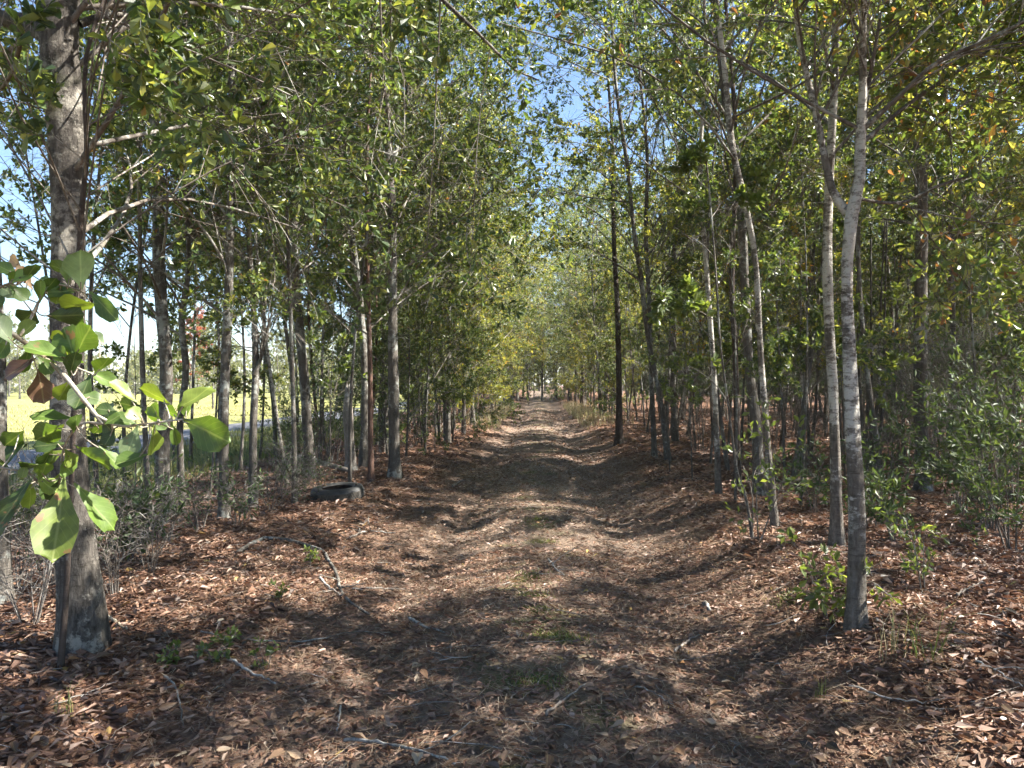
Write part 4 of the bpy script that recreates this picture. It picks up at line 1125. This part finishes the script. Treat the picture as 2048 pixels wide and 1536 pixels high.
tag(link('tread', mb.mesh('tread', [M['dust']], smooth=False), ty), kind='stuff')
ty.rotation_euler = (0.05, -0.06, 0.3)


# ------------------------------------------------------------------ leaf litter
def litter(name, n, xr, yr, Lr, seed, mode='kite', dens=None, lift=0.02, tilt=0.42):
    r = np.random.default_rng(seed)
    x = r.uniform(*xr, n)
    y = np.sqrt(r.uniform(yr[0] ** 2, yr[1] ** 2, n))
    x = x * y if xr[1] <= 1.0 else x
    u = x - track_x(y)
    keep = np.ones(n, bool) if dens is None else r.uniform(size=n) < dens(u, x, y)
    x, y, u = x[keep], y[keep], u[keep]
    n = len(x)
    z = H(x, y) + r.uniform(0.002, lift, n)
    a = r.uniform(0, 2 * math.pi, n)
    d = np.stack([np.cos(a), np.sin(a), r.normal(0, 0.28, n)], -1); d = nrm(d)
    nm = np.stack([r.normal(0, tilt, n), r.normal(0, tilt, n), np.ones(n)], -1)
    nm = nrm(nm - (nm * d).sum(-1, keepdims=True) * d)
    L = Lr[0] + (Lr[1] - Lr[0]) * r.beta(1.1, 1.9, n); W = L * r.uniform(0.18, 0.5, n)
    rnd = np.clip(r.beta(2.0, 2.0, n), 0, 1) * 0.97
    on = np.abs(u) < 1.7
    rnd = np.where(on, np.clip(rnd * 0.55 + r.uniform(0.12, 0.45, n), 0, 0.95), rnd)
    L = np.where(on, L * 0.75, L); W = np.where(on, W * 0.75, W)
    odd = r.uniform(size=n) < 0.012; rnd[odd] = r.uniform(0.95, 1, odd.sum())
    mb = MB()
    fold = r.choice([-0.22, 0.28, 0.42], n)[:, None]
    leaf_quads(mb, np.stack([x, y, z], -1), d, nm, L, W, mode, 0, rnd, fold)
    o = link(name, mb.mesh(name, [M['litter']], smooth=False), ground)
    return tag(o, kind='stuff')


field_ok = lambda u: 1 - sstep(5.2, 7.0, -u)
track_thin = lambda u: 1 - 0.30 * np.exp(-(u / 0.75) ** 2) - 0.15 * np.exp(-((np.abs(u) - 1.5) / .35) ** 2)
litter('leaf_litter', 82000, (-0.74, 0.74), (2.3, 7.5), (0.025, 0.10), 1, 'spat', lambda u, x, y: field_ok(u) * track_thin(u), 0.028)
litter('leaf_litter', 85000, (-0.74, 0.74), (7.5, 17), (0.05, 0.115), 2, 'kite', lambda u, x, y: field_ok(u) * track_thin(u), 0.03)
litter('leaf_litter', 70000, (-0.74, 0.74), (17, 46), (0.09, 0.19), 3, 'kite', lambda u, x, y: field_ok(u) * track_thin(u), 0.04)

# pine straw and chaff
r = np.random.default_rng(77)
n = 85000
y = np.sqrt(r.uniform(2.3 ** 2, 15 ** 2, n)); x = r.uniform(-0.5, 0.6, n) * y
u = x - track_x(y)
kp = r.uniform(size=n) < (0.25 + 0.75 * (np.abs(u) < 2.4)) * (u > -5)
x, y = x[kp], y[kp]; n = len(x)
a = r.uniform(0, 6.283, n)
d = np.stack([np.cos(a), np.sin(a), r.normal(0, 0.12, n)], -1); sd = np.stack([-np.sin(a), np.cos(a), np.zeros(n)], -1)
L = r.uniform(0.05, 0.17, n)[:, None]; wd = (0.0012 + 0.00022 * y)[:, None]
p = np.stack([x, y, H(x, y) + r.uniform(0.015, 0.035, n)], -1)
mb = MB(); mb.add(np.stack([p - sd * wd, p + sd * wd, p + d * L], 1), [np.arange(3 * n).reshape(-1, 3)], 0, r.uniform(size=n))
tag(link('pine_straw', mb.mesh('pine_straw', [M['straw']], smooth=False), ground), kind='stuff')

# small loose twigs
n = 1600
y = np.sqrt(r.uniform(2.6 ** 2, 16 ** 2, n)); x = r.uniform(-0.7, 0.7, n) * y
kp = (x - track_x(y)) > -5.5; x, y = x[kp], y[kp]; n = len(x)
a = r.uniform(0, 6.283, n); L = r.uniform(0.08, 0.4, n)
s = np.linspace(0, 1, 5)[None]
bx = x[:, None] + np.cos(a)[:, None] * L[:, None] * (s - .5) + r.normal(0, 0.012, (n, 5)); by = y[:, None] + np.sin(a)[:, None] * L[:, None] * (s - .5) + r.normal(0, 0.012, (n, 5))
P = np.stack([bx, by, H(bx, by) + 0.028], -1)
mb = MB(); tubes(mb, P, np.repeat(r.uniform(0.001, 0.0036, n)[:, None], 5, 1) * (1 - 0.5 * s), 4)
tag(link('twig_litter', mb.mesh('twig_litter', [M['dead']]), ground), kind='stuff')


# the largest single fallen leaves in view
VF = {}


def leaf_shape(lobes=0.0, n=7, curl=0.15, cup=0.12):
    """Leaf of length 1 along +x; returns mesh data: rows across the blade with a midrib crease."""
    s = np.sin(np.linspace(0, math.pi / 2, n)) ** 1.15
    w = 0.5 * np.where(s < 0.62, 0.06 + 0.94 * np.sin(np.clip(s / 0.62, 0, 1) * math.pi / 2) ** 1.5, np.sqrt(np.clip(1 - ((s - 0.62) / 0.385) ** 2, 0, 1)))
    w *= 1 + lobes * np.sin(s * 15)
    w[0] = 0.03
    rows, bl = [], []
    for i in range(n):
        zc = -curl * s[i] ** 2
        for f in (-1, -0.5, 0, 0.5, 1):
            rows.append((s[i] - 0.05 * abs(f) * (s[i] > 0.9) + 0.04 * abs(f) * (i > 0) * (s[i] < 0.8), f * w[i], zc + cup * abs(f) * w[i] + 0.03 * math.sin(9 * s[i] + 3 * f)))
            bl.append((f, s[i], 0))
    V = np.array(rows); idx = np.arange(n * 5).reshape(n, 5)
    VF[n] = np.array(bl)
    q = np.stack([idx[:-1, :-1], idx[1:, :-1], idx[1:, 1:], idx[:-1, 1:]], -1).reshape(-1, 4)
    return V, q


def blade_coords(me, n):
    c = np.zeros((len(me.vertices), 3), np.float32); c[:len(VF[n])] = VF[n]; c[len(VF[n]):, 0] = 1
    a = me.attributes.new('blade', 'FLOAT_VECTOR', 'POINT'); a.data.foreach_set('vector', c.ravel())
    return me


leafmeshes = []
for k_, (lo, cu, cp, wd) in enumerate([(0.0, 0.12, 0.2, 0.42), (0.12, 0.3, 0.35, 0.5), (0.2, -0.15, 0.5, 0.55), (0.0, 0.35, -0.3, 0.36), (0.15, 0.05, 0.8, 0.5)]):
    V, q = leaf_shape(lo, 7, cu, cp); V[:, 1] *= wd; V[:, 2] *= 0.5
    mb = MB(); mb.add(V, [q], 0, 0.48)
    leafmeshes.append(blade_coords(mb.mesh('leaf', [M['litter_obj']]), 7))
r = np.random.default_rng(5)
cnt = 0
while cnt < 274:
    px = r.uniform(10, 2040); py = 1536 - 330 * r.uniform() ** 1.6
    p = hitg(px, py, 0.03)
    o = bpy.data.objects.new('fallen_leaf', leafmeshes[cnt % 5]); COL.objects.link(o); o.parent = ground
    o.location = p; s_ = r.uniform(0.05, 0.095); o.scale = (s_, s_ * r.uniform(.8, 1.2), s_)
    o.rotation_euler = (r.normal(0, 0.3), r.normal(0, 0.25), r.uniform(0, 6.28))
    cnt += 1


for k_ in range(26):
    a_ = r.uniform(0, 6.28); q_ = r.uniform(0.0, 0.17) if k_ < 18 else r.uniform(0.22, 0.31)
    o = bpy.data.objects.new('fallen_leaf', leafmeshes[k_ % 5]); COL.objects.link(o); o.parent = ground
    lx, ly = ty.location.x + q_ * math.cos(a_), ty.location.y + q_ * math.sin(a_)
    o.location = (lx, ly, float(H(lx, ly)) + (0.05 if k_ < 18 else 0.195)); s_ = r.uniform(0.05, 0.09); o.scale = (s_, s_, s_)
    o.rotation_euler = (r.normal(0, 0.3), r.normal(0, 0.25), r.uniform(0, 6.28))

# ------------------------------------------------------------------ grasses
def blades(name, n, pos_fn, hr, w, mat, seed, label=None, parent=None, bend=0.5):
    r = np.random.default_rng(seed)
    x, y = pos_fn(r, n); n = len(x)
    z = H(x, y) - 0.01
    h = r.uniform(*hr, n)[:, None]; a = r.uniform(0, 6.283, n)
    d = np.stack([np.cos(a), np.sin(a), np.zeros(n)], -1); sd = np.stack([-np.sin(a), np.cos(a), np.zeros(n)], -1) * w
    up = np.array([[0, 0, 1.0]]); p = np.stack([x, y, z], -1); bn = (r.uniform(0.1, 1, n) * bend)[:, None]
    m_ = p + up * h * 0.6 + d * h * bn * 0.3; tp = p + up * h * (1 - 0.3 * bn) + d * h * bn
    V = np.stack([p - sd, p + sd, m_ + sd * 0.7, m_ - sd * 0.7, tp], 1)
    b_ = np.arange(n)[:, None] * 5
    rn = r.uniform(size=n)
    mb = MB(); mb.add(V, [b_ + np.array([[0, 1, 2, 3]]), b_ + np.array([[3, 2, 4]])], 0, np.tile(rn, 2))
    o = link(name, mb.mesh(name, [M[mat]], smooth=False), parent)
    return tag(o, label, None, None, 'stuff')


blades('verge_grass', 21000, lambda r, n: (r.uniform(-9.6, -5.4, n), r.uniform(5, 34, n)), (0.10, 0.32), 0.006, 'grass', 21, 'green verge grass between the strip of trees and the paved road')
blades('field_grass', 16000, lambda r, n: (r.uniform(-40, -12.5, n), r.uniform(12, 60, n)), (0.06, 0.2), 0.02, 'dry_grass', 22, 'yellowed grass of the sunny field beyond the paved road')


def clearing(r, n):
    y = r.uniform(26, 52, n); sgn = np.where(r.uniform(size=n) < 0.5, -1, 1)
    u = sgn * (1.5 + np.abs(r.normal(0, 0.9, n)))
    return u + track_x(y), y


blades('clearing_grass', 3600, clearing, (0.08, 0.5), 0.008, 'dry_grass', 23, 'tall pale dry grass on both edges of the clearing down the track', bend=0.6)


def tuft(label, px, py, n, hr, seed, mat='grass', w=0.003, bend=0.6, spread=0.03):
    b = hitg(px, py)
    blades_fn = lambda r, k: (b[0] + r.normal(0, spread, k), b[1] + r.normal(0, spread, k))
    o = blades('grass_tuft', n, blades_fn, hr, w, mat, seed, None, None, bend)
    o['kind'] = 'thing'
    return tag(o, label, 'grass')


tuft('wispy tall grass stems beside the foot of the forked oak', 1770, 1310, 14, (0.15, 0.42), 31, 'dry_grass', 0.0025, 0.5, 0.05)
tuft('arching green grass tuft past the foot of the forked oak', 1850, 1320, 22, (0.15, 0.4), 32, 'grass', 0.0025, 1.3, 0.05)
tuft('small grass tuft on the leaves at the track edge', 1640, 1395, 16, (0.06, 0.16), 33, 'grass', 0.002, 1.0, 0.02)
tuft('thin grass tuft on the leaves below the stout oak', 130, 1440, 16, (0.08, 0.22), 34, 'grass', 0.002, 0.8, 0.03)
tuft('low moss-green grass tuft on the crown of the track', 1120, 1275, 26, (0.03, 0.08), 35, 'grass', 0.002, 1.0, 0.012)

MOSS = np.array([hitg(px, py)[:2] for px, py in [(1062, 1150), (1072, 1192), (1080, 1222), (1100, 1272), (1135, 1280), (1075, 1368), (1050, 1160), (1090, 1085), (1070, 1040), (1585, 1190), (1600, 1195)]])


def moss_pos(r, n):
    i = r.integers(0, len(MOSS), n)
    return MOSS[i, 0] + r.normal(0, 0.07, n), MOSS[i, 1] + r.normal(0, 0.05, n)


blades('moss', 2600, moss_pos, (0.03, 0.055), 0.004, 'grass', 36, 'patches of low yellow-green moss on the crown of the track', bend=1.0)

# ------------------------------------------------------------------ the leafy oak branch close to the camera
DN = 1.05
sb = np.array([-1.02, DN, float(H(-1.02, DN))])
sp_ = thing('oak_sapling', 'close oak sapling branch with large glossy green leaves, some brown', 'sapling', tuple(sb))
mb = MB()
q = resample(np.array([[0, 0, -0.05, .011], [0.02, 0, 0.6, .010], [-0.01, 0.02, 1.2, .009], [0.03, 0, 1.75, .008], [0.02, 0.03, 2.4, .006]]), 20)
tubes(mb, q[None, :, :3], q[None, :, 3], 8); link('stem', mb.mesh('stem', [M['stem']]), sp_)


def twig(pts, r0, r1):
    P = np.array([at(x, y, DN + dd) - sb for (x, y, dd) in pts])
    q = resample(P, 14); mb = MB(); tubes(mb, q[None], np.linspace(r0, r1, 14)[None], 6)
    link('twig', mb.mesh('twig', [M['stem']]), sp_)
    TWL.append(q)


TWL = []
twig([(-470, 640, 0), (-200, 620, 0), (-40, 640, 0), (40, 673, 0), (73, 709, 0), (106, 729, 0), (133, 755, -0.02), (160, 791, -0.03), (184, 817, -0.03), (206, 848, -0.03)], 0.0048, 0.0026)
twig([(97, 709, 0), (130, 722, .01), (162, 739, .02), (192, 750, .03)], 0.0022, 0.0012)
twig([(195, 832, -.03), (240, 852, -.03), (290, 848, -.04), (330, 843, -.05), (368, 838, -.05)], 0.0024, 0.0012)
twig([(206, 848, -.03), (168, 846, -.02), (140, 870, -.01), (125, 905, 0), (120, 955, 0)], 0.002, 0.0012)
twig([(40, 673, 0), (60, 640, .02), (80, 600, .04), (110, 570, .05), (160, 580, .05)], 0.0024, 0.0012)
twig([(-40, 600, -.05), (10, 570, -.05), (50, 560, -.05)], 0.002, 0.001)
twig([(-60, 930, 0), (0, 935, 0), (55, 945, 0), (75, 960, 0)], 0.0024, 0.001)
twig([(-470, 760, 0), (-200, 900, 0), (-60, 930, 0)], 0.004, 0.0024)
twig([(-480, 480, -.05), (-200, 580, -.05), (-40, 600, -.05)], 0.003, 0.002)

NEAR = [  # base px, tip px, width px, turn (0 faces the camera), colour, depth offset
    (163, 580, 172, 502, 60, 25, 'pale', .05), (148, 711, 118, 655, 52, 35, 'green', 0), (150, 711, 200, 652, 50, -30, 'green', 0), (146, 708, 95, 672, 28, 65, 'lime', .01),
    (139, 713, 62, 700, 30, 50, 'bright', -.01), (77, 738, 72, 808, 50, 20, 'brown', .03), (73, 716, 18, 753, 30, 55, 'brown', .02), (75, 711, 95, 748, 32, 15, 'green', -.01),
    (177, 581, 250, 643, 36, 20, 'green', .03), (195, 609, 110, 603, 30, 60, 'lime', .02), (92, 632, 180, 634, 48, 10, 'deep', .05), (72, 620, 34, 642, 46, 15, 'deep', .04),
    (26, 690, -2, 625, 42, 30, 'pale', -.02), (26, 682, 64, 643, 26, 50, 'lime', 0), (58, 600, 8, 575, 30, 25, 'pale', 0), (58, 598, 0, 573, 14, 65, 'rust', -.01),
    (66, 580, 42, 535, 22, 35, 'peach', -.02), (44, 537, 5, 510, 24, 30, 'peach', -.02), (38, 552, 0, 528, 26, 30, 'bright', -.03), (84, 590, 80, 558, 28, 20, 'pale', .03),
    (84, 588, 124, 556, 26, 30, 'deep', .04), (152, 549, 90, 523, 22, 50, 'green', .06), (182, 748, 166, 822, 44, 15, 'deep', .02), (140, 760, 106, 800, 36, 15, 'lime', 0),
    (212, 692, 188, 665, 26, 25, 'pale', .05), (128, 850, 46, 888, 50, 15, 'green', -.02), (152, 836, 75, 828, 22, 55, 'green', .01), (120, 922, 140, 948, 38, 20, 'bright', 0),
    (128, 955, 142, 1115, 78, 12, 'lime', -.03), (148, 966, 212, 1068, 46, 35, 'bright', -.02), (66, 955, 0, 1070, 38, 35, 'deep', -.02), (62, 962, 48, 1024, 28, 30, 'lime', -.01),
    (52, 924, 50, 956, 18, 30, 'lime', 0), (106, 898, 68, 936, 24, 40, 'deep', .02), (148, 890, 232, 936, 24, 55, 'bright', .01), (48, 862, -4, 892, 44, 15, 'deep', .03),
    (366, 838, 466, 882, 64, 20, 'green', -.05), (362, 834, 322, 822, 20, 50, 'green', -.04), (353, 822, 438, 768, 32, 50, 'pale', -.05), (340, 808, 275, 772, 22, 55, 'lime', -.04),
    (277, 806, 226, 766, 22, 50, 'lime', -.04), (286, 816, 232, 806, 28, 35, 'deep', -.03), (282, 842, 262, 816, 30, 30, 'lime', -.05), (318, 838, 300, 808, 24, 45, 'bright', -.05),
    (276, 850, 262, 914, 38, 20, 'pale', -.04), (308, 850, 300, 915, 28, 50, 'lime', -.05), (297, 908, 242, 930, 28, 45, 'green', -.05), (198, 892, 234, 938, 22, 50, 'bright', 0),
    (236, 824, 198, 814, 26, 35, 'deep', 0), (120, 955, 96, 1010, 34, 30, 'deep', .01), (2, 935, -20, 1000, 30, 20, 'green', 0), (75, 960, 90, 1000, 24, 30, 'deep', .02),
    (20, 675, 6, 720, 30, 20, 'bright', .01), (60, 690, 30, 745, 26, 35, 'green', .02), (10, 570, -6, 620, 30, 20, 'green', 0), (206, 848, 180, 870, 26, 30, 'green', 0),
    (230, 856, 215, 892, 26, 20, 'deep', -.02), (100, 725, 70, 690, 30, 40, 'green', .03), (200, 840, 236, 862, 26, 40, 'deep', -.01), (160, 790, 196, 800, 28, 30, 'green', -.01),
]
r = np.random.default_rng(9)
for pl_ in TWL:
    for _ in range(5):
        w_ = pl_[r.integers(5, 14)] + sb
        bx = w_[0] / w_[1] * F + CX; by = CY - (w_[2] - CAM_H) / w_[1] * F
        if bx < -60: continue
        a_ = r.uniform(0, 6.28); ln = r.uniform(34, 62)
        NEAR.append((bx + 4, by, bx + ln * math.cos(a_), by + ln * math.sin(a_), r.uniform(20, 34), r.uniform(10, 60), ['deep', 'green', 'deep', 'bright', 'green', 'lime', 'bright'][r.integers(0, 7)], w_[1] - DN + r.uniform(-.03, .05)))
base_leaf = [leaf_shape(0.05, 12, 0.22, 0.25), leaf_shape(0.06, 12, -0.12, 0.4), leaf_shape(0.08, 12, 0.10, 0.15)]
for i, (bx, by, tx, ty_, wpx, turn, colr, dd) in enumerate(NEAR):
    B = at(bx, by, DN + dd)
    foreshort = 1.25 if turn > 40 else 1.08
    T0 = at(tx, ty_, DN + dd)
    L0 = np.linalg.norm(T0 - B)
    T = T0 + np.array([0, (1 if i % 2 else -1) * L0 * 0.35, 0])
    ax = T - B; L = np.linalg.norm(ax); ax = ax / L
    W = wpx / F * DN / max(0.45, math.cos(math.radians(turn)))
    view = nrm(-(B - np.array([0, 0, CAM_H])))
    nz = nrm(view - (view @ ax) * ax); sd_ = np.cross(nz, ax)
    a = math.radians(turn if i % 2 else -turn)
    nz2 = nz * math.cos(a) + sd_ * math.sin(a)
    if nz2[2] < -0.2: nz2 = -nz2
    sd2 = np.cross(nz2, ax)
    V, q = base_leaf[i % 3]
    Wv = V[:, 1] * W; Vw = B - sb + V[:, :1] * L * ax + Wv[:, None] * sd2 + (V[:, 2] * L * 0.6)[:, None] * nz2
    mb = MB(); mb.add(Vw, [q], 0, float(r.uniform(0.3, 0.7)))
    pl = np.concatenate(TWL); np_ = pl[np.argmin(np.linalg.norm(pl - (B - sb), axis=1))]   # stalk to the nearest twig
    mid_ = (np_ + B - sb) / 2 - np.array([0, 0, 0.004])
    tubes(mb, resample(np.array([np_, mid_, B - sb + ax * 0.012]), 6)[None], np.full((1, 6), 0.0009), 5, 1)
    link('leaf', blade_coords(mb.mesh('leaf', [M['near_' + colr], M['stem']]), 12), sp_)
print('tris', sum(len(m_.loops) - 2 * len(m_.polygons) for m_ in bpy.data.meshes))

# ------------------------------------------------------------------ the air
hz = bpy.data.materials.new('haze_air'); hz.use_nodes = True
hn = hz.node_tree; hn.nodes.remove(hn.nodes['Principled BSDF'])
pv = hn.nodes.new('ShaderNodeVolumePrincipled')
pv.inputs['Color'].default_value = (0.93, 0.96, 1.0, 1); pv.inputs['Density'].default_value = 0.0006; pv.inputs['Anisotropy'].default_value = 0.2
hn.links.new(pv.outputs[0], hn.nodes['Material Output'].inputs['Volume'])
x0, x1, y0, y1, z0, z1 = -425, 425, -65, 705, -2.5, 27.5
V = np.array([[x, y, z] for z in (z0, z1) for y in (y0, y1) for x in (x0, x1)])
mb = MB(); mb.add(V, [np.array([[0, 2, 3, 1], [4, 5, 7, 6], [0, 1, 5, 4], [2, 6, 7, 3], [0, 4, 6, 2], [1, 3, 7, 5]])])
tag(link('haze', mb.mesh('haze', [hz], smooth=False)), 'thin pale haze in the air of the wood', None, None, 'stuff')
